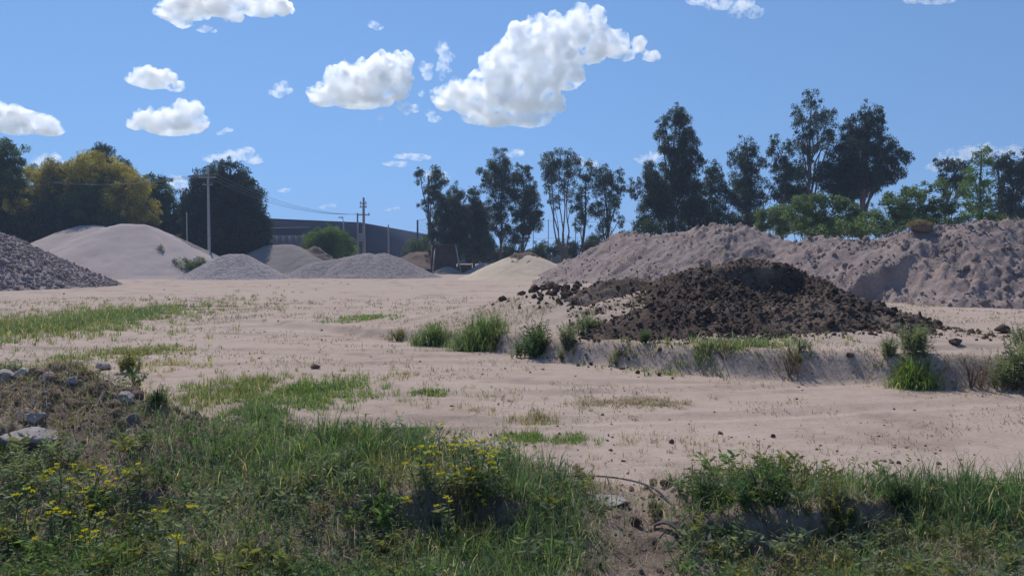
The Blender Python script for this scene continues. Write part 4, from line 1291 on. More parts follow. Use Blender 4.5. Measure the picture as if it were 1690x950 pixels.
def build_berm():
    r = rng(500)
    # green grass
    P = spread_pts(-6.6, 4.2, 3.5, 8.4, 290000, r, lambda x, y: cover(x, y) * (0.16 + 0.60 * lush(x, y)) * (0.3 + 0.7 * sstep(3.2, 4.4, y)))
    n = len(P)
    f = sstep(-0.3, 0.4, fbm(P[:, 0] * 1.6, P[:, 1] * 1.6, 3, 501))[:, None]
    col = np.array(WEED['deep']) * (1 - f) + np.array(WEED['grass']) * f
    g2 = sstep(0.15, 0.45, fbm(P[:, 0] * 0.9 + 7, P[:, 1] * 0.9, 3, 502))[:, None]
    col = col * (1 - g2) + np.array(WEED['olive']) * g2
    dry = r.uniform(0, 1, n)[:, None] < 0.10
    col = np.where(dry, np.array(WEED['straw']), col)
    hgt = (0.08 + 0.13 * r.uniform(0, 1, n)) * (1 + 0.75 * fbm(P[:, 0] * 5, P[:, 1] * 5, 2, 515)) * (0.75 + 0.5 * lush(P[:, 0], P[:, 1]))
    V, F, T = blades(P, hgt, r.uniform(0.004, 0.009, n), r.uniform(0.1, 1.45, n), r, col, 0.3)
    tag(obj('grass', V, F, M['weed'], tint=T), 'thick green grass covering the foreground berm', 'grass', kind='stuff')
    # mixed leafy weeds
    P = spread_pts(-7.2, 4.6, 3.4, 8.2, 5600, r, lambda x, y: cover(x, y) * (0.62 - 0.45 * lush(x, y)))
    n = len(P)
    keys = np.array([WEED['deep'], WEED['grass'], WEED['olive'], WEED['grey'], WEED['grey'], WEED['brown']])
    zone = np.clip((fbm(P[:, 0] * 0.7, P[:, 1] * 0.7, 3, 503) + 0.5) * 5 + r.normal(0, 0.8, n), 0, 5).astype(int)
    V, F, T = plants(P, 0.12 + 0.22 * r.uniform(0, 1, n) ** 1.5, keys[zone], 504)
    tag(obj('leafy_weeds', V, F, M['weed'], tint=T), 'mixed leafy weeds tangled over the foreground berm', 'weeds', kind='stuff')
    # low creeping leaves that close the ground between the taller weeds
    P = spread_pts(-7.2, 4.6, 3.4, 8.4, 260000, r, lambda x, y: cover(x, y) * np.clip(0.34 + 0.5 * fbm(x * 1.5, y * 1.5, 3, 511), 0.05, 0.8) * (1 - 0.4 * lush(x, y)) * (0.35 + 0.65 * sstep(3.4, 4.4, y)))
    n = len(P)
    mound_h = 0.03 + 0.16 * np.clip(fbm(P[:, 0] * 2.2, P[:, 1] * 2.2, 3, 512) + 0.35, 0, 1)
    P = P + np.array([0, 0, 1.0]) * (mound_h * r.uniform(0.05, 1, n))[:, None]
    zone = np.clip((fbm(P[:, 0] * 1.1, P[:, 1] * 1.1, 3, 513) + 0.45) * 5 + r.normal(0, 0.7, n), 0, 5).astype(int)
    D = r.normal(size=(n, 3)) + np.array([0, 0, 0.3])
    L = r.uniform(0.016, 0.042, n)
    V, F, T = leaves(P, D, L, L * r.uniform(0.25, 0.5, n), r, keys[zone], 0.35)
    tag(obj('ground_cover', V, F, M['weed'], tint=T), 'low creeping small-leaved weeds matting the foreground berm', 'ground cover', kind='stuff')
    # dry straw and dead stems lying about
    P = spread_pts(-7.2, 4.6, 3.4, 8.4, 60000, r, lambda x, y: (1 - sstep(0.3, 0.9, y - berm_crest(x))) * (0.16 + 0.5 * sstep(0.05, 0.4, fbm(x * 1.1, y * 1.1, 3, 505)) + 0.25 * bare(x, y)))
    n = len(P)
    f = r.uniform(0, 1, n)[:, None]
    col = np.array(WEED['straw']) * f + np.array(WEED['brown']) * (1 - f)
    V, F, T = blades(P + np.array([0, 0, 0.005]), r.uniform(0.05, 0.24, n), r.uniform(0.002, 0.005, n), r.uniform(0.7, 1.75, n), r, col, 0.3)
    tag(obj('dry_straw', V, F, M['straw'], tint=T), 'dry straw and dead stems strewn over the foreground berm', 'straw', kind='stuff')
    # crumbs of earth and small stones on the bare parts
    P = spread_pts(-7.2, 4.5, 3.6, 8.6, 15000, r, lambda x, y: bare(x, y) * 0.7 + 0.06 + 0.5 * np.exp(-(((x + 2.3) / 0.55) ** 2 + ((y - 7.15) / 0.28) ** 2)))
    S = 0.005 + 0.034 * r.uniform(0, 1, len(P)) ** 4
    V, F = stones(P, S, 506, 6, 0)
    tag(obj('soil_crumbs', V, F, M['brown_soil']), 'crumbs of brown earth and pebbles on the berm', 'pebbles', kind='stuff')
    P = spread_pts(-6.6, -2.2, 6.0, 8.4, 3000, r, lambda x, y: np.exp(-(((x + 4.2) / 1.6) ** 2 + ((y - 7.15) / 0.6) ** 2)))
    P2 = spread_pts(-6.4, -2.3, 5.9, 8.0, 420, r, lambda x, y: np.exp(-(((x + 4.1) / 1.5) ** 2 + ((y - 6.9) / 0.6) ** 2)))
    vs2, fs2 = stones(P2, 0.015 + 0.06 * r.uniform(0, 1, len(P2)) ** 2.5, 508, 6, 1, 0.06)
    tag(obj('broken_stone', vs2, fs2, M['rubble']), 'broken grey stones lodged in the rubble crest at the left', 'stones', kind='stuff')
    V, F = stones(P, 0.012 + 0.075 * r.uniform(0, 1, len(P)) ** 3, 507, 6, 0, 0.16)
    Q = spread_pts(-6.2, -2.4, 5.6, 7.9, 3000, r, lambda x, y: np.exp(-(((x + 4.1) / 1.5) ** 2 + ((y - 6.8) / 0.7) ** 2)))
    f = r.uniform(0, 1, (len(Q), 1))
    vb, fb, tb = blades(Q, r.uniform(0.05, 0.22, len(Q)), r.uniform(0.003, 0.007, len(Q)), r.uniform(0.6, 1.8, len(Q)), r, np.array(WEED['straw']) * 0.6 * f + np.array(WEED['brown']) * 0.7 * (1 - f), 0.3)
    tag(obj('root_tangle', vb, fb, M['straw'], tint=tb), 'tangle of dead roots and straw on the rubble crest at the left', 'roots', kind='stuff')
    tag(obj('rubble_bits', V, F, M['brown_soil']), 'brown earth clods on the left crest of the berm', 'rubble', kind='stuff')
build_berm()

# --- patches of grass and dry stuff on the yard
def patch(label, u, v, hu, hv, n, h, colour, seed, name='grass', w=0.008, lean=(0.1, 1.1), mat='weed', dry=0.1, sparse=0.0):
    r = rng(seed)
    c = on_ground(u, v); e = on_ground(u, v - hv); f = on_ground(u, v + hv)
    rx = hu * c[1] / FPX
    ry0, ry1 = max(c[1] - f[1], 0.15), max(e[1] - c[1], 0.15)
    # tufts: thick in the middle of the patch, single strays around it
    nt_ = max(8, n // 14)
    q = r.normal(size=(nt_, 2)) * 0.5
    q = np.where(r.uniform(0, 1, (nt_, 1)) < 0.28, q * 1.8, q)
    x = c[0] + q[:, 0] * rx
    y = c[1] + np.where(q[:, 1] > 0, q[:, 1] * ry1, q[:, 1] * ry0)
    m = r.uniform(0, 1, nt_) < sstep(-0.45, 0.3, fbm(x * 1.8, y * 1.5, 3, seed + 1) - sparse)
    x, y = x[m], y[m]
    size = r.uniform(0.5, 1.35, len(x))
    big = np.repeat(size, 14)
    sd = (0.022 + 0.0016 * c[1]) * big
    ox, oy = r.normal(0, 1, len(big)) * sd, r.normal(0, 1, len(big)) * sd
    x, y = np.repeat(x, 14) + ox, np.repeat(y, 14) + oy
    P = np.stack([x, y, tz(x, y)], -1)
    k = len(P)
    ff = np.clip(np.repeat(r.uniform(-0.1, 1.1, len(size)), 14)[:, None] + r.normal(0, 0.2, (k, 1)), 0, 1)
    col = np.array(WEED[colour[0]]) * ff + np.array(WEED[colour[1]]) * (1 - ff)
    col = np.where(r.uniform(0, 1, (k, 1)) < dry, np.array(WEED['straw']), col)
    V, F, T = blades(P, h * big * r.uniform(0.45, 1.1, k), w * r.uniform(0.6, 1.4, k), r.uniform(lean[0], lean[1] + 0.25, k), r, col, 0.25, np.arctan2(oy, ox) + r.normal(0, 0.6, k))
    tag(obj(name, V, F, M[mat], tint=T, loc=tuple(c)), label, 'grass' if name == 'grass' else 'straw', kind='stuff')

patch('wide band of green grass at the left of the yard', 60, 538, 165, 34, 34000, 0.2, ('grass', 'olive'), 601, w=0.016, dry=0.15)
patch('green grass at the tip of the left band', 180, 527, 55, 16, 8000, 0.22, ('grass', 'deep'), 602, w=0.016)
patch('small green grass patch behind the rubble crest', 112, 596, 45, 9, 3500, 0.13, ('grass', 'olive'), 603, w=0.011, dry=0.2)
patch('thin green strip of grass right of the rubble crest', 240, 580, 62, 7, 3500, 0.12, ('grass', 'olive'), 604, w=0.012, dry=0.3)
patch('yellowish grass patch right of the loose grey rock', 270, 605, 60, 10, 2500, 0.1, ('olive', 'straw'), 605, w=0.010, dry=0.4, sparse=0.05)
patch('green grass patch beyond the berm, left one of the pair', 395, 646, 95, 20, 9000, 0.13, ('grass', 'olive'), 606, w=0.009, dry=0.2)
patch('green grass patch beyond the berm, right one of the pair', 520, 655, 80, 20, 9000, 0.14, ('grass', 'fresh'), 607, w=0.009)
patch('grass tongue running down towards the berm', 415, 690, 55, 18, 5500, 0.14, ('grass', 'deep'), 608, w=0.008)
patch('short green strip of grass in mid yard', 603, 526, 40, 4, 1800, 0.12, ('grass', 'fresh'), 609, w=0.018)
patch('tiny green tuft in mid yard', 712, 650, 24, 5, 900, 0.08, ('fresh', 'grass'), 610, w=0.008)
patch('low green mat at the edge of the berm', 900, 726, 62, 9, 4500, 0.07, ('grass', 'fresh'), 611, w=0.006)
patch('small green tuft left of the yellow flowers', 692, 714, 22, 7, 1300, 0.08, ('grass', 'fresh'), 612, w=0.006)
patch('sparse olive tuft beyond the yellow flowers', 893, 698, 34, 12, 1100, 0.12, ('olive', 'brown'), 613, w=0.006, dry=0.3)
patch('flattened dry straw on the open sand', 1035, 666, 75, 9, 2600, 0.12, ('straw', 'brown'), 614, 'dry_grass', 0.007, (0.9, 1.7), 'straw')
patch('dry brown tufts on the far left of the yard', 350, 510, 55, 7, 1500, 0.14, ('brown', 'straw'), 615, 'dry_grass', 0.014, (0.3, 1.5), 'straw', sparse=0.08)
patch('thin strip of dry grass along the far gravel heaps', 520, 451, 60, 3, 2500, 0.25, ('olive', 'straw'), 616, w=0.05, dry=0.4)
patch('scattered olive sprigs in the middle of the yard', 790, 665, 110, 22, 1600, 0.09, ('olive', 'brown'), 617, w=0.006, dry=0.35, sparse=0.12)
patch('scattered sprigs left of the open sand', 640, 620, 90, 16, 1300, 0.09, ('olive', 'brown'), 618, w=0.007, dry=0.35, sparse=0.12)
patch('sparse dry sprigs on the sand right of the berm gap', 1110, 735, 120, 22, 900, 0.08, ('brown', 'olive'), 619, w=0.005, dry=0.3, sparse=0.14)
patch('dry litter on the sand at the right edge', 1600, 790, 110, 22, 900, 0.1, ('brown', 'straw'), 620, 'dry_grass', 0.005, (0.9, 1.7), 'straw', sparse=0.12)
patch('low grass creeping along the front foot of the dark heap', 1200, 572, 95, 10, 5200, 0.14, ('grass', 'grey'), 621, w=0.012, dry=0.2)
patch('dry grass edging the rubble crest', 140, 612, 70, 7, 1500, 0.12, ('straw', 'olive'), 622, 'dry_grass', 0.006, (0.3, 1.5), 'straw', dry=0.5)

def litter():
    """Twigs, crumbs and dry sprigs strewn over the whole yard."""
    r = rng(630)
    u, v = r.uniform(-40, 1730, 9000), 425 + 60 / r.uniform(0.16, 0.9, 9000)
    P = on_ground(u, v)
    k = (fbm(P[:, 0] * 0.35, P[:, 1] * 0.7, 3, 631) > 0.02) & (P[:, 1] > 6.3) & (P[:, 1] < 60)
    P = P[k]
    n = len(P)
    P = np.repeat(P, 4, 0) + np.concatenate([r.normal(0, 0.07, (n * 4, 2)) * np.array([1.6, 1]), np.zeros((n * 4, 1))], 1)
    P[:, 2] = tz(P[:, 0], P[:, 1])
    f = r.uniform(0, 1, (len(P), 1))
    col = np.array(WEED['brown']) * 0.8 * f + np.array(WEED['olive']) * (1 - f)
    s = 0.5 + P[:, 1] / 14
    V, F, T = blades(P, r.uniform(0.02, 0.08, len(P)) * s, 0.006 * s, r.uniform(0.7, 1.9, len(P)), r, col)
    tag(obj('plant_litter', V, F, M['straw'], tint=T), 'dry sprigs and twigs strewn over the sandy yard', 'litter', kind='stuff')
    u, v = r.uniform(-40, 1730, 2600), r.uniform(460, 900, 2600)
    P = on_ground(u, v)
    P = P[(P[:, 1] > 5.8) & (P[:, 1] < 60)]
    P = P[r.uniform(0, 1, len(P)) < 0.7]
    S = (0.004 + 0.02 * r.uniform(0, 1, len(P)) ** 5) * (0.6 + P[:, 1] / 14)
    V, F = stones(P, S, 632, 5, 0)
    tag(obj('dark_pebbles', V, F, M['brown_soil']), 'small dark pebbles and crumbs strewn over the sandy yard', 'pebbles', kind='stuff')
litter()

# --- weeds growing along the sand bank
def clump(label, u, v, hw, h, kind, colour, seed, name='weed_bush', n=None):
    r = rng(seed)
    c = on_ground(u, v)
    s = c[1] / FPX
    rx, H = hw * s * 1.15, h * s * (0.85 if kind == 'grass' else 1.12)
    root = empty(name, c, label, 'weed' if name != 'grass_tussock' else 'grass')
    col = np.array(WEED[colour])
    if kind == 'grass':
        m = n or int(1900 * max(rx, 0.2))
        q = r.normal(size=(m, 2)) * 0.42
        x, y = c[0] + q[:, 0] * rx, c[1] + q[:, 1] * rx * 0.7
        P = np.stack([x, y, tz(x, y)], -1)
        d = np.hypot(q[:, 0], q[:, 1])
        cc = col * r.uniform(0.8, 1.2, (m, 1))
        cc = np.where(r.uniform(0, 1, (m, 1)) < 0.08, np.array(WEED['straw']), cc)
        V, F, T = blades(P, H * (1.15 - 0.55 * np.clip(d, 0, 1.2)) * r.uniform(0.5, 1.15, m), 0.010 + 0.0 * d, r.uniform(0.1, 1.6, m), r, cc)
        part('blades', (V, F), M['weed'], root, tint=T)
    m = max(8, int((46 if kind == 'leafy' else 12) * max(rx, 0.25)))
    if kind == 'dry': m = max(6, int(14 * rx))
    q = r.normal(size=(m, 2)) * 0.42
    x, y = c[0] + q[:, 0] * rx, c[1] + q[:, 1] * rx * 0.7
    P = np.stack([x, y, tz(x, y)], -1)
    dome = np.clip(1.1 - 0.6 * np.hypot(q[:, 0], q[:, 1]), 0.35, 1.1)
    if kind == 'dry':
        pr = [stem_plant(seed * 10 + k, stems=7, nodes=4, leaf=0.10, aspect=0.18, spread=0.6, col=(0.9, 0.8, 0.7), stem_col=(0.9, 0.8, 0.7)) for k in range(3)]
    else:
        pr = [stem_plant(seed * 10 + k, stems=8, nodes=12, leaf=0.14, aspect=0.26, spread=0.5) for k in range(3)]
    V, F, T = plants(P, H * dome * r.uniform(0.8, 1.1, m), col, seed + 7, pr)
    part('foliage', (V, F), M['weed' if kind != 'dry' else 'straw'], root, tint=T)
    # woody stems at the root
    it = []
    for k in range(5):
        a = r.uniform(0, 6.28)
        e = c + np.array([math.cos(a) * rx * 0.5, math.sin(a) * rx * 0.35, H * r.uniform(0.4, 0.8)])
        it.append(tube([c + np.array([0, 0, -0.03]), (c + e) / 2 + np.array([0, 0, H * 0.1]), e], [0.012, 0.008, 0.003], 5))
    part('stems', join(it), M['bark'], root)
    return root

clump('small low weed at the left end of the bank weeds', 655, 563, 20, 18, 'leafy', 'olive', 701)
clump('round green weed bush on the bank, left of the broad tussock', 711, 570, 30, 48, 'grass', 'grass', 702)
clump('broad tall green grass tussock on the bank', 788, 568, 46, 56, 'grass', 'grass', 703, 'grass_tussock')
clump('low straggly growth at the right foot of the broad tussock', 818, 572, 18, 24, 'leafy', 'olive', 704)
clump('dense grey-green weed bush left of centre on the bank', 880, 588, 30, 50, 'leafy', 'deep', 705)
clump('thin weed right of the dense grey-green bush', 934, 588, 22, 42, 'leafy', 'grey', 706)
clump('spreading grey-green weed on the slope below the loose clods', 966, 550, 34, 32, 'leafy', 'grey', 707)
clump('sparse weed on the bank face below the spreading one', 1025, 592, 32, 22, 'leafy', 'grey', 708)
clump('tiny dark sprig in front of the dark heap', 1065, 566, 8, 24, 'leafy', 'deep', 709)
clump('grey-green weed at the front right of the dark heap', 1318, 590, 24, 28, 'leafy', 'grey', 710)
clump('dead twiggy weed hanging on the bank face', 1303, 626, 34, 42, 'dry', 'brown', 711)
clump('dead sprig on the bank face left of the dead twiggy weed', 1195, 600, 40, 24, 'dry', 'brown', 712)
clump('small grey weed beside the tallest weed', 1466, 588, 18, 34, 'leafy', 'grey', 713)
clump('tallest feathery grey-green weed at the right end of the dark heap', 1506, 583, 22, 66, 'leafy', 'grey', 714)
clump('bright green grass tussock on the bank at the right', 1506, 636, 38, 50, 'grass', 'fresh', 715, 'grass_tussock')
clump('brown withered weed right of the bright tussock', 1602, 645, 36, 58, 'dry', 'brown', 716)
clump('leafy grey-green weed cut by the right edge', 1676, 642, 34, 74, 'leafy', 'grey', 717)
clump('weed at the right edge behind the leafy one', 1690, 570, 24, 36, 'leafy', 'grey', 718)
clump('dark shrub at the right end of the rubble crest', 258, 672, 14, 36, 'leafy', 'deep', 719)
clump('broken leafy branch sticking up behind the loose grey rock', 215, 615, 22, 44, 'leafy', 'olive', 720)
# the taller weeds standing on the berm at the right
clump('leafy weed left of the shaded hollow on the berm', 1172, 835, 40, 62, 'leafy', 'deep', 721)
clump('tall bushy weed on the berm crest right of the gap', 1255, 830, 62, 74, 'leafy', 'deep', 722)
clump('reddish dry weed behind the bushy one on the berm', 1312, 815, 38, 48, 'dry', 'brown', 723)
clump('single bent leafy sprig standing on the berm at the right', 1485, 832, 16, 52, 'leafy', 'deep', 724)
clump('grey-green weed in the gap of the berm', 1080, 850, 20, 30, 'leafy', 'grey', 725)
clump('yellowish low weed mass on the berm right of the bushy one', 1385, 850, 60, 52, 'leafy', 'olive', 726)

# --- yellow flowers
def flower_plant(pts, label, group, seed, drop=58):
    """A leafy weed with a branching stem; every head of yellow florets sits where the photo shows it."""
    r = rng(seed)
    u = sum(p[0] for p in pts) / len(pts); v = max(p[1] for p in pts)
    root_p = on_ground(u + r.uniform(-10, 10), min(v + drop * r.uniform(0.8, 1.2), 985))
    root = empty('flowering_weed', root_p, label, 'flower', group)
    t = np.linspace(0, 1, 6)
    stems = []
    for (hu, hv) in pts:
        head = at(hu, hv, root_p[1] + r.uniform(-0.06, 0.1))
        if head[2] - root_p[2] < 0.1: head[2] = root_p[2] + 0.12
        C = root_p + (head - root_p) * t[:, None] + np.array([1, 1, 0]) * (r.normal(size=3) * 0.03 * (t * (1 - t) * 4)[:, None])
        heads = [head]
        stems.append(tube(C, np.linspace(0.004, 0.0022, 6), 5))
        for k in range(r.integers(1, 3)):
            b = C[3 + k % 2]
            e = head + np.array([r.uniform(-0.06, 0.06), r.uniform(-0.05, 0.05), -r.uniform(0.01, 0.06)])
            stems.append(tube([b, (b + e) / 2 + np.array([0, 0, 0.005]), e], [0.003, 0.0025, 0.002], 4))
            heads.append(e)
        n = 34
        tt = r.uniform(0.05, 0.92, n)
        P = np.stack([np.interp(tt, t, C[:, i]) for i in range(3)], -1)
        b = r.uniform(0, 6.28, n)
        D = np.stack([np.cos(b), np.sin(b), r.uniform(-0.1, 0.8, n)], -1); D /= np.linalg.norm(D, axis=1)[:, None]
        L = r.uniform(0.03, 0.085, n)
        V, F, T = leaves(P + D * L[:, None] / 2, D, L, L * 0.2, r, WEED['grey'], 0.3)
        part('leaves', (V, F), M['weed'], root, tint=T)
        for k, h in enumerate(heads):
            m = 26 if k == 0 else 14
            rad = r.uniform(0.016, 0.027) * (1 if k == 0 else 0.65)
            q = r.normal(size=(m, 2)) * 0.5
            Pp = h + np.column_stack([q * rad, r.uniform(-0.006, 0.006, m)])
            Dd = np.column_stack([q + r.normal(size=(m, 2)) * 0.4, r.uniform(-0.1, 0.6, m)])
            V, F, T = leaves(Pp, Dd, r.uniform(0.010, 0.017, m), 0.010, r, (0.72, 0.60, 0.02), 0.2)
            part('flower_head', (V, F), M['petal'], root, tint=T)
    part('stem', join(stems), M['flower_stem'], root)

M['flower_stem'] = plain_mat('green_brown_stem', (0.12, 0.13, 0.06), 0.8, 0.1, 0.3, 20)
LEFT = [([(7, 872)], 'yellow-flowered weed touching the left edge of the photo'),
        ([(46, 805), (28, 815), (42, 843)], 'yellow-flowered weed with three scattered heads second from the left edge'),
        ([(94, 765), (87, 777), (72, 785)], 'yellow-flowered weed at the upper left of the left clump'),
        ([(122, 766), (148, 774), (165, 768), (172, 771)], 'yellow-flowered weed with the densest heads at the top of the left clump'),
        ([(227, 765), (206, 778)], 'yellow-flowered weed at the upper right corner of the left clump'),
        ([(115, 789), (115, 813), (136, 811), (145, 804)], 'yellow-flowered weed in the very middle of the left clump'),
        ([(178, 793), (185, 800)], 'small yellow-flowered weed just right of the middle of the left clump'),
        ([(88, 827), (92, 838), (83, 845), (108, 845)], 'yellow-flowered weed with four heads at the lower left of the left clump'),
        ([(150, 834), (168, 845)], 'yellow-flowered weed with faded heads below the middle of the left clump'),
        ([(140, 874), (157, 876)], 'yellow-flowered weed with a low pair of heads under the left clump'),
        ([(57, 888)], 'yellow-flowered weed with one low head near the bottom left corner'),
        ([(255, 842), (272, 843)], 'yellow-flowered weed with a pair of heads right of the left clump'),
        ([(320, 834)], 'yellow-flowered weed with a single head farthest right of the left clump'),
        ([(291, 884), (298, 895)], 'yellow-flowered weed lowest down between the left clump and the dark hollow')]
MID = [([(729, 699)], 'tallest yellow-flowered stalk rising above the centre clump'),
       ([(670, 763), (692, 756)], 'yellow-flowered weed at the left side of the centre clump'),
       ([(696, 736), (712, 735), (706, 745)], 'yellow-flowered weed at the upper left of the centre clump'),
       ([(743, 733), (757, 734), (748, 768)], 'yellow-flowered weed at the top middle of the centre clump'),
       ([(775, 727), (784, 731), (800, 724), (795, 745)], 'yellow-flowered weed with dense heads at the top right of the centre clump'),
       ([(815, 743), (813, 763), (817, 771), (810, 752)], 'yellow-flowered weed at the right side of the centre clump'),
       ([(773, 773), (781, 777), (789, 768), (776, 790)], 'yellow-flowered weed with bright heads in the heart of the centre clump'),
       ([(711, 766), (700, 768), (730, 780), (753, 782)], 'yellow-flowered weed with small heads at the lower left of the centre clump'),
       ([(671, 821)], 'yellow-flowered weed with one low head over the dark hollow'),
       ([(735, 819), (722, 833)], 'yellow-flowered weed with two low heads under the centre clump'),
       ([(791, 816)], 'yellow-flowered weed with one low head at the lower right of the centre clump'),
       ([(833, 722)], 'pale yellow-flowered weed standing apart right of the centre clump')]
for k, (pts, lab) in enumerate(LEFT):
    flower_plant(pts, lab, 'yellow flowers in the left foreground', 800 + k)
for k, (pts, lab) in enumerate(MID):
    flower_plant(pts, lab, 'yellow flowers at the centre of the berm', 860 + k, 60)

# ------------------------------------------------------------------ rocks, clods, cable and scraps
def boulder(label, u, v, w, d, h, seed, mat, name='rock', sink=0.3, tilt=0.0, sub=3):
    """A rock w x d x h metres lying on the ground where (u, v) meets it."""
    c = on_ground(u, v)
    V, F = rock(seed, sub, 18, 0.022)
    V = V * np.array([w, d, h]) * 0.62
    V = V @ np.array(Matrix.Rotation(tilt, 3, 'Y')).T
    V = V + c + np.array([0, 0, h * (0.5 - sink)])
    return tag(obj(name, V, F, M[mat], loc=tuple(c)), label, 'rock' if name == 'rock' else 'clod')

boulder('angular grey rock perched on top of the rubble crest', 172, 610, 0.24, 0.2, 0.16, 910, 'stone', sink=0.1, tilt=0.3)
boulder('white flat stone at the left end of the rubble crest', 38, 624, 0.2, 0.16, 0.10, 911, 'white_stone', sink=0.1)
boulder('rounded pinkish stone at the left edge beside the white one', 10, 632, 0.2, 0.18, 0.13, 912, 'stone', sink=0.1)
boulder('long pale stone lying above the big slab', 55, 702, 0.24, 0.12, 0.09, 913, 'stone', sink=0.0)
boulder('big pale slab half buried in the weeds at the left', 48, 736, 0.40, 0.34, 0.2, 914, 'stone', sink=0.3, tilt=-0.1)
boulder('grey stone lower in the rubble face', 207, 665, 0.18, 0.14, 0.12, 915, 'stone', sink=0.2)
boulder('small grey stone in the middle of the rubble face', 118, 640, 0.12, 0.1, 0.09, 916, 'stone', sink=0.2)
boulder('pale flat stone half buried in the gap of the berm', 1005, 830, 0.28, 0.24, 0.08, 917, 'stone', sink=0.42)
boulder('small pinkish stone among the weeds left of centre', 430, 840, 0.05, 0.05, 0.04, 918, 'stone', sink=0.1)
boulder('dark clod on the sand at the far right, upper one', 1655, 549, 0.3, 0.22, 0.17, 920, 'mulch', 'clod', sink=0.1)
boulder('dark clod on the sand at the far right, lower one', 1577, 571, 0.24, 0.18, 0.13, 921, 'mulch', 'clod', sink=0.1)
boulder('lone brown clod in the middle of the yard', 521, 609, 0.16, 0.14, 0.09, 922, 'brown_soil', 'clod', sink=0.1)
for k, (u, v, s, lab) in enumerate([(1053, 617, 0.07, 'leftmost dark clod at the foot of the bank'), (1071, 619, 0.05, 'small dark clod second from the left at the foot of the bank'), (1088, 620, 0.07, 'dark clod third from the left at the foot of the bank'),
        (1110, 626, 0.045, 'tiny dark clod right of the three at the foot of the bank'), (1402, 590, 0.1, 'dark clod on the bank crest right of the grey-green weed'), (1276, 722, 0.05, 'small dark clod alone on the sand above the berm'),
        (1108, 732, 0.05, 'small dark clod on the sand above the berm gap'), (1096, 805, 0.07, 'right one of the two dark clods at the end of the cable'), (1078, 802, 0.06, 'left one of the two dark clods at the end of the cable'), (1050, 868, 0.07, 'brown clod in the bare earth left of the rubber strip')]):
    boulder(lab, u, v, s * 1.2, s, s, 930 + k, 'mulch', 'clod', sink=0.1, sub=2)

def cable():
    pts = [(888, 838, 0.0), (888, 812, 0.03), (893, 798, 0.06), (908, 790, 0.07), (932, 785, 0.06), (970, 784, 0.05), (1005, 784, 0.05), (1035, 789, 0.05), (1065, 798, 0.05), (1090, 812, 0.03), (1105, 828, 0.01), (1112, 842, -0.01)]
    P = np.array([on_ground(u, v + h * 240) + np.array([0, 0, h]) for u, v, h in pts])
    t = np.linspace(0, 1, len(P)); tt = np.linspace(0, 1, 60)
    C = np.stack([np.interp(tt, t, P[:, k]) for k in range(3)], -1)
    ker = np.ones(7) / 7
    C[3:-3] = np.stack([np.convolve(C[:, k], ker, 'valid') for k in range(3)], -1)
    V, F = tube(C, 0.008, 7)
    tag(obj('cable', V, F, M['cable'], smooth=True, loc=tuple(P[0])), 'black cable arching over the bare earth in the gap of the berm', 'cable')
cable()

def rubber_strip():
    c = on_ground(1105, 880)
    th = np.radians(np.linspace(20, 150, 18))
    R, w, tk = 0.15, 0.05, 0.012
    it = []
    prof = [(R, -w / 2), (R + tk, -w / 2), (R + tk, w / 2), (R, w / 2)]
    V = np.array([[-q * math.cos(a) * 0.85, y + 0.10 * math.cos(a), q * math.sin(a) * 0.8 - 0.075] for a in th for q, y in prof])
    F = []
    for i in range(len(th) - 1):
        for j in range(4):
            F.append([i * 4 + j, i * 4 + (j + 1) % 4, i * 4 + 4 + (j + 1) % 4, i * 4 + 4 + j])
    F.append([3, 2, 1, 0]); n = (len(th) - 1) * 4
    F.append([n, n + 1, n + 2, n + 3])
    rot = np.array(Matrix.Rotation(-0.35, 3, 'Z'))
    tag(obj('rubber_strip', V @ rot.T + c, np.array(F), M['rubber'], loc=tuple(c)), 'curved strip of old tyre half buried in the bare earth', 'scrap')
rubber_strip()

def sticks():
    for k, (u0, v0, h0, u1, v1, h1, rad, lab) in enumerate([(1078, 912, 0.01, 1100, 880, 0.09, 0.006, 'dark stick leaning in front of the tyre strip'), (395, 690, 0.0, 398, 672, 0.1, 0.003, 'thin grass stalk bent over at the edge of the berm'),
            (150, 705, 0.02, 168, 716, 0.02, 0.004, 'pale straw stick lying in the weeds below the rubble crest'), (212, 745, 0.10, 232, 741, 0.11, 0.006, 'pale straw stem catching the light in the left weeds'),
            (965, 838, 0.01, 1040, 842, 0.01, 0.004, 'thin dark root lying beside the pale flat stone')]):
        a, b = on_ground(u0, v0, h0), on_ground(u1, v1 + h1 * 200, h1)
        m = (a + b) / 2 + np.array([0, 0, 0.015])
        V, F = tube([a, m, b], [rad, rad * 0.9, rad * 0.6], 6)
        tag(obj('stick', V, F, M['bark' if k in (0, 4) else 'straw_stick'], loc=tuple(a)), lab, 'stick')
M['straw_stick'] = plain_mat('pale_straw', (0.5, 0.42, 0.3), 0.8, 0.1, 0.2, 20)
sticks()

# ------------------------------------------------------------------ clouds
def cloud_mat(name, density, lo, hi, scale):
    """Water vapour whose density breaks up into wisps towards the thin parts."""
    m, nt, out = new_mat(name)
    v = N(nt, 'ShaderNodeVolumePrincipled')
    v.inputs['Color'].default_value = (1.0, 1.0, 1.0, 1)
    v.inputs['Anisotropy'].default_value = 0.75
    f = noise(nt, coords(nt), scale, 8, 0.7)
    mr = N(nt, 'ShaderNodeMapRange', i_1=lo, i_2=hi, i_3=0.0, i_4=density)
    nt.links.new(f, mr.inputs[0])
    nt.links.new(mr.outputs[0], v.inputs['Density'])
    nt.links.new(v.outputs[0], out.inputs['Volume'])
    return m
M['cloud'] = cloud_mat('cloud_vapour', 0.34, 0.45, 0.68, 0.026)
M['wisp'] = cloud_mat('thin_cloud_vapour', 0.16, 0.48, 0.72, 0.045)
CLOUD_D = 2200.0

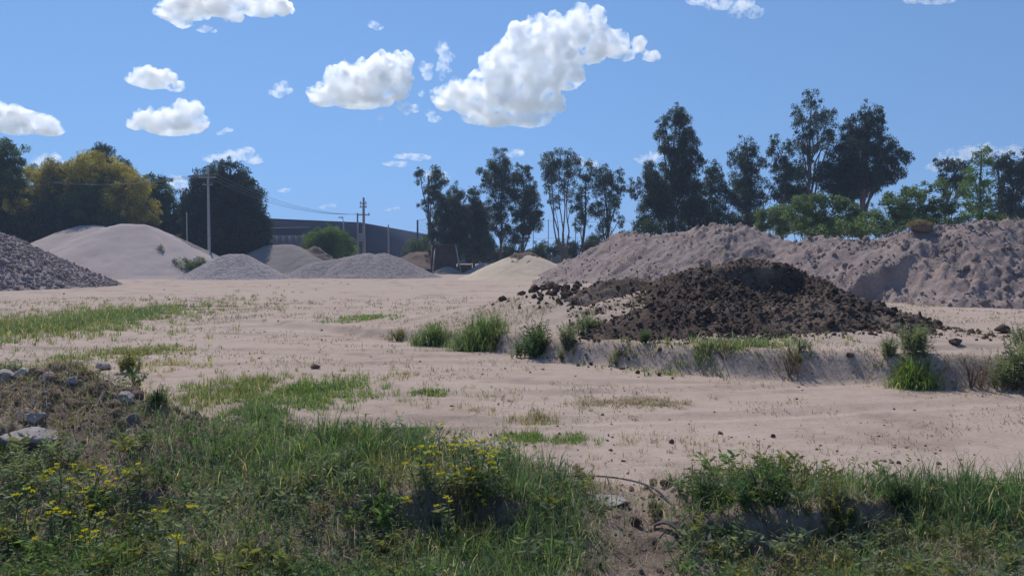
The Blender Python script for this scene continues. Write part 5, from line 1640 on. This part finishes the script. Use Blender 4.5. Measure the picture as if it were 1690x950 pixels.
def cloud(label, lobes, seed, voxel=1.6, puff=(0.2, 0.42), flat=True):
    r = rng(seed)
    k = CLOUD_D / FPX
    Vs, Fs, n = [], [], 0
    iv, jf = ICO[1]
    C, R = [], []
    for lb in lobes:
        u, v, a, b = lb
        c = at(u, v, CLOUD_D)
        rad = np.array([a * k, (a + b) / 2 * k * 0.9, b * k]) * 1.02
        c = c + np.array([0, r.uniform(-0.4, 0.4) * rad[1], 0])
        C.append(c[None]); R.append(rad[None])
        n2 = 20
        d = sphere_dirs(n2, r)
        if flat: d[:, 2] = np.where(d[:, 2] < -0.25, -d[:, 2], d[:, 2])
        m = min(rad[0], rad[2])
        c2 = c + d * rad * 0.92
        r2 = m * r.uniform(*puff, n2)
        C.append(c2); R.append(np.repeat(r2[:, None], 3, 1))
        n3 = 9
        d3 = sphere_dirs(n2 * n3, r)
        d3 = d3 + np.repeat(d, n3, 0) * 0.7; d3 /= np.linalg.norm(d3, axis=1)[:, None]
        r3 = np.repeat(r2, n3) * r.uniform(0.25, 0.6, n2 * n3)
        c3 = np.repeat(c2, n3, 0) + d3 * np.repeat(r2, n3)[:, None] * 0.95
        C.append(c3); R.append(np.repeat(r3[:, None], 3, 1))
    C, R = np.concatenate(C), np.concatenate(R)
    V, F = scatter_shape((iv, jf), C, R, np.repeat(np.eye(3)[None], len(C), 0))
    mid = C[0]
    me = mesh_data('cloud', V - mid, F, M['cloud'])
    tmp = bpy.data.objects.new('tmp_cloud', me)
    COL.objects.link(tmp)
    md = tmp.modifiers.new('remesh', 'REMESH')
    md.mode = 'VOXEL'; md.voxel_size = voxel * 1.5 * k
    dg = bpy.context.evaluated_depsgraph_get()
    out = bpy.data.meshes.new_from_object(tmp.evaluated_get(dg))
    bpy.data.objects.remove(tmp)
    bpy.data.meshes.remove(me)
    # billowing fine relief
    n_ = len(out.vertices)
    co = np.empty(n_ * 3, np.float32); out.vertices.foreach_get('co', co); co = co.reshape(-1, 3)
    no = np.empty(n_ * 3, np.float32); out.vertex_normals.foreach_get('vector', no); no = no.reshape(-1, 3)
    w = co / k
    d = 3.6 * (np.abs(perlin3(w * 0.07, seed)) - 0.2) + 1.7 * (np.abs(perlin3(w * 0.2, seed + 1)) - 0.2) + 1.0 * perlin3(w * 0.42, seed + 2)
    co = co + no * (d * k * min(1.0, 0.45 + lobes[0][3] / 40.0))[:, None]
    out.vertices.foreach_set('co', co.astype(np.float32).ravel())
    out.update()
    out.name = 'cloud'
    out.materials.clear(); out.materials.append(M['cloud' if max(q[3] for q in lobes) > 13 else 'wisp'])
    o = put('cloud', out, None, tuple(mid))
    tag(o, label, 'cloud', 'scattered fair weather clouds')

def zc(x, y, a, b):                                   # lobes of the biggest cloud, measured on an enlargement
    return (640 + x / 2.561, y / 2.561, a / 2.561, b / 2.561)

cloud('biggest towering cumulus cloud above the centre of the trees', [zc(*q) for q in [(245, 420, 55, 50), (320, 420, 60, 65), (390, 480, 90, 50), (460, 290, 62, 62), (560, 165, 55, 62), (600, 260, 80, 85), (710, 115, 40, 60), (700, 250, 85, 85),
      (830, 105, 62, 65), (890, 75, 35, 40), (850, 200, 85, 75), (960, 195, 55, 55), (1010, 238, 35, 22), (1060, 195, 28, 32), (1115, 240, 36, 22), (500, 400, 110, 85), (620, 390, 110, 90), (690, 450, 65, 45), (600, 505, 90, 32), (460, 510, 100, 28), (640, 265, 40, 35), (650, 180, 80, 90), (770, 210, 70, 70), (530, 240, 65, 80), (430, 360, 75, 60), (560, 330, 100, 80), (760, 310, 75, 70), (300, 380, 45, 40), (910, 160, 45, 45)]], 1001, 1.7)
cloud('oval grey-based cloud left of the biggest one', [(535, 160, 26, 17), (570, 142, 36, 26), (605, 135, 38, 32), (640, 130, 34, 34), (662, 108, 17, 20), (660, 140, 22, 28), (595, 166, 52, 14)], 1002, 1.5)
cloud('ragged upright cloudlet just above the gap left of the biggest cloud', [(731, 82, 11, 11), (738, 96, 12, 9), (732, 115, 10, 11), (730, 128, 5, 6)], 1003, 0.9)
cloud('small puff beside the ragged upright cloudlet', [(703, 114, 11, 9), (706, 126, 8, 8), (697, 104, 5, 4)], 1004, 0.8)
cloud('small flat cloudlet under the oval grey-based cloud', [(664, 176, 13, 7), (680, 180, 14, 6), (672, 184, 8, 6)], 1005, 0.8)
cloud('tiny cloudlet at the lower left of the biggest cloud', [(710, 188, 8, 6), (717, 197, 11, 6)], 1006, 0.8)
cloud('tiny round puff between the oval cloud and the biggest one', [(695, 155, 5, 6)], 1007, 0.7)
cloud('tiny flat puff below the oval cloud', [(630, 194, 9, 5)], 1008, 0.7)
cloud('small square puff left of the oval cloud', [(460, 152, 13, 11), (466, 142, 11, 9), (476, 150, 9, 5)], 1009, 0.8)
cloud('large cloud cut off by the top edge at the left', [(285, 22, 26, 14), (320, 12, 45, 24), (370, 5, 50, 24), (430, 5, 45, 20), (465, 14, 18, 14), (300, 36, 16, 10), (385, 30, 16, 8)], 1010, 1.4)
cloud('thin wisp hanging under the large top left cloud', [(338, 49, 14, 5), (350, 51, 9, 3)], 1011, 0.7)
cloud('little puff alone in the upper sky left of centre', [(615, 42, 9, 6), (624, 46, 8, 5)], 1012, 0.7)
cloud('lens-shaped cloud at the left, upper of the pair', [(225, 130, 22, 9), (245, 125, 24, 13), (270, 133, 24, 14), (290, 144, 16, 9), (250, 138, 30, 9)], 1013, 1.1)
cloud('humped cloud at the left, lower of the pair', [(225, 205, 18, 10), (250, 200, 28, 17), (285, 192, 22, 18), (302, 180, 13, 13), (322, 183, 13, 14), (318, 205, 22, 17), (280, 212, 42, 12)], 1014, 1.2)
cloud('flat cloud cut off by the left edge', [(5, 192, 30, 18), (40, 198, 32, 18), (70, 208, 26, 15), (90, 216, 14, 9), (30, 212, 40, 12)], 1015, 1.2)
cloud('stretched cloud above the dark tree behind the tall pole', [(352, 262, 18, 7), (380, 258, 22, 10), (405, 254, 18, 10), (420, 264, 16, 8)], 1016, 0.9)
cloud('faint scrap right of the humped cloud', [(364, 219, 8, 4), (376, 215, 8, 4)], 1017, 0.6)
cloud('cloud peeking out between the left trees', [(66, 266, 14, 8), (84, 262, 16, 10), (98, 270, 12, 8)], 1018, 0.9)
cloud('slim cloud above the round-tufted eucalyptus, upper of the two', [(668, 258, 22, 5), (692, 260, 20, 6)], 1019, 0.7)
cloud('slim cloud above the round-tufted eucalyptus, lower of the two', [(645, 270, 16, 4), (662, 271, 16, 5)], 1020, 0.7)
cloud('small flat cloud right of the domed eucalyptus', [(842, 255, 11, 5), (855, 253, 12, 6)], 1021, 0.7)
cloud('cloud cut off by the top edge right of centre', [(1155, 2, 26, 9), (1190, 2, 32, 12), (1225, 10, 24, 12), (1246, 22, 15, 9), (1218, 22, 12, 8)], 1022, 1.0)
cloud('sliver of cloud at the top edge far right', [(1510, -1, 22, 7), (1550, -2, 32, 7)], 1023, 0.8)
cloud('long bright cloud behind the vine-covered tree', [(1545, 274, 14, 10), (1570, 262, 22, 13), (1600, 254, 22, 12), (1630, 250, 22, 12), (1668, 250, 26, 10), (1695, 252, 16, 9)], 1024, 1.0)
cloud('small cloud left of the tower-like eucalyptus', [(1062, 263, 14, 7), (1080, 259, 14, 9)], 1025, 0.8)
cloud('faint cloudlet low in the sky between the dark tree and the poles', [(534, 341, 9, 4), (546, 339, 9, 4)], 1026, 0.6)
cloud('faint cloudlet low in the sky right of the tallest pole', [(642, 346, 8, 3), (652, 344, 9, 3)], 1027, 0.6)
cloud('faint cloudlet beside the dark tree', [(468, 314, 13, 4)], 1028, 0.6)
cloud('white cloud behind the airy eucalyptus', [(905, 263, 10, 8), (955, 266, 16, 8), (975, 272, 12, 7)], 1029, 0.8)
cloud('white cloud behind the round-tufted eucalyptus', [(712, 288, 14, 8), (733, 293, 12, 8)], 1030, 0.8)
cloud('pale cloud low between the bright green tree and the dark tree', [(288, 300, 16, 10), (300, 310, 14, 10)], 1031, 0.9)

# ------------------------------------------------------------------ the air
def build_haze():
    m, nt, out = new_mat('thin_haze')
    v = N(nt, 'ShaderNodeVolumePrincipled')
    v.inputs['Color'].default_value = (0.56, 0.74, 1.0, 1)
    v.inputs['Density'].default_value = 0.0006
    v.inputs['Anisotropy'].default_value = 0.0
    nt.links.new(v.outputs[0], out.inputs['Volume'])
    V, F = box(-720, 720, -720, 720, -1.6, 32)
    tag(obj('haze', V, F, m), 'thin bluish haze filling the air over the yard', 'haze', kind='stuff')
build_haze()
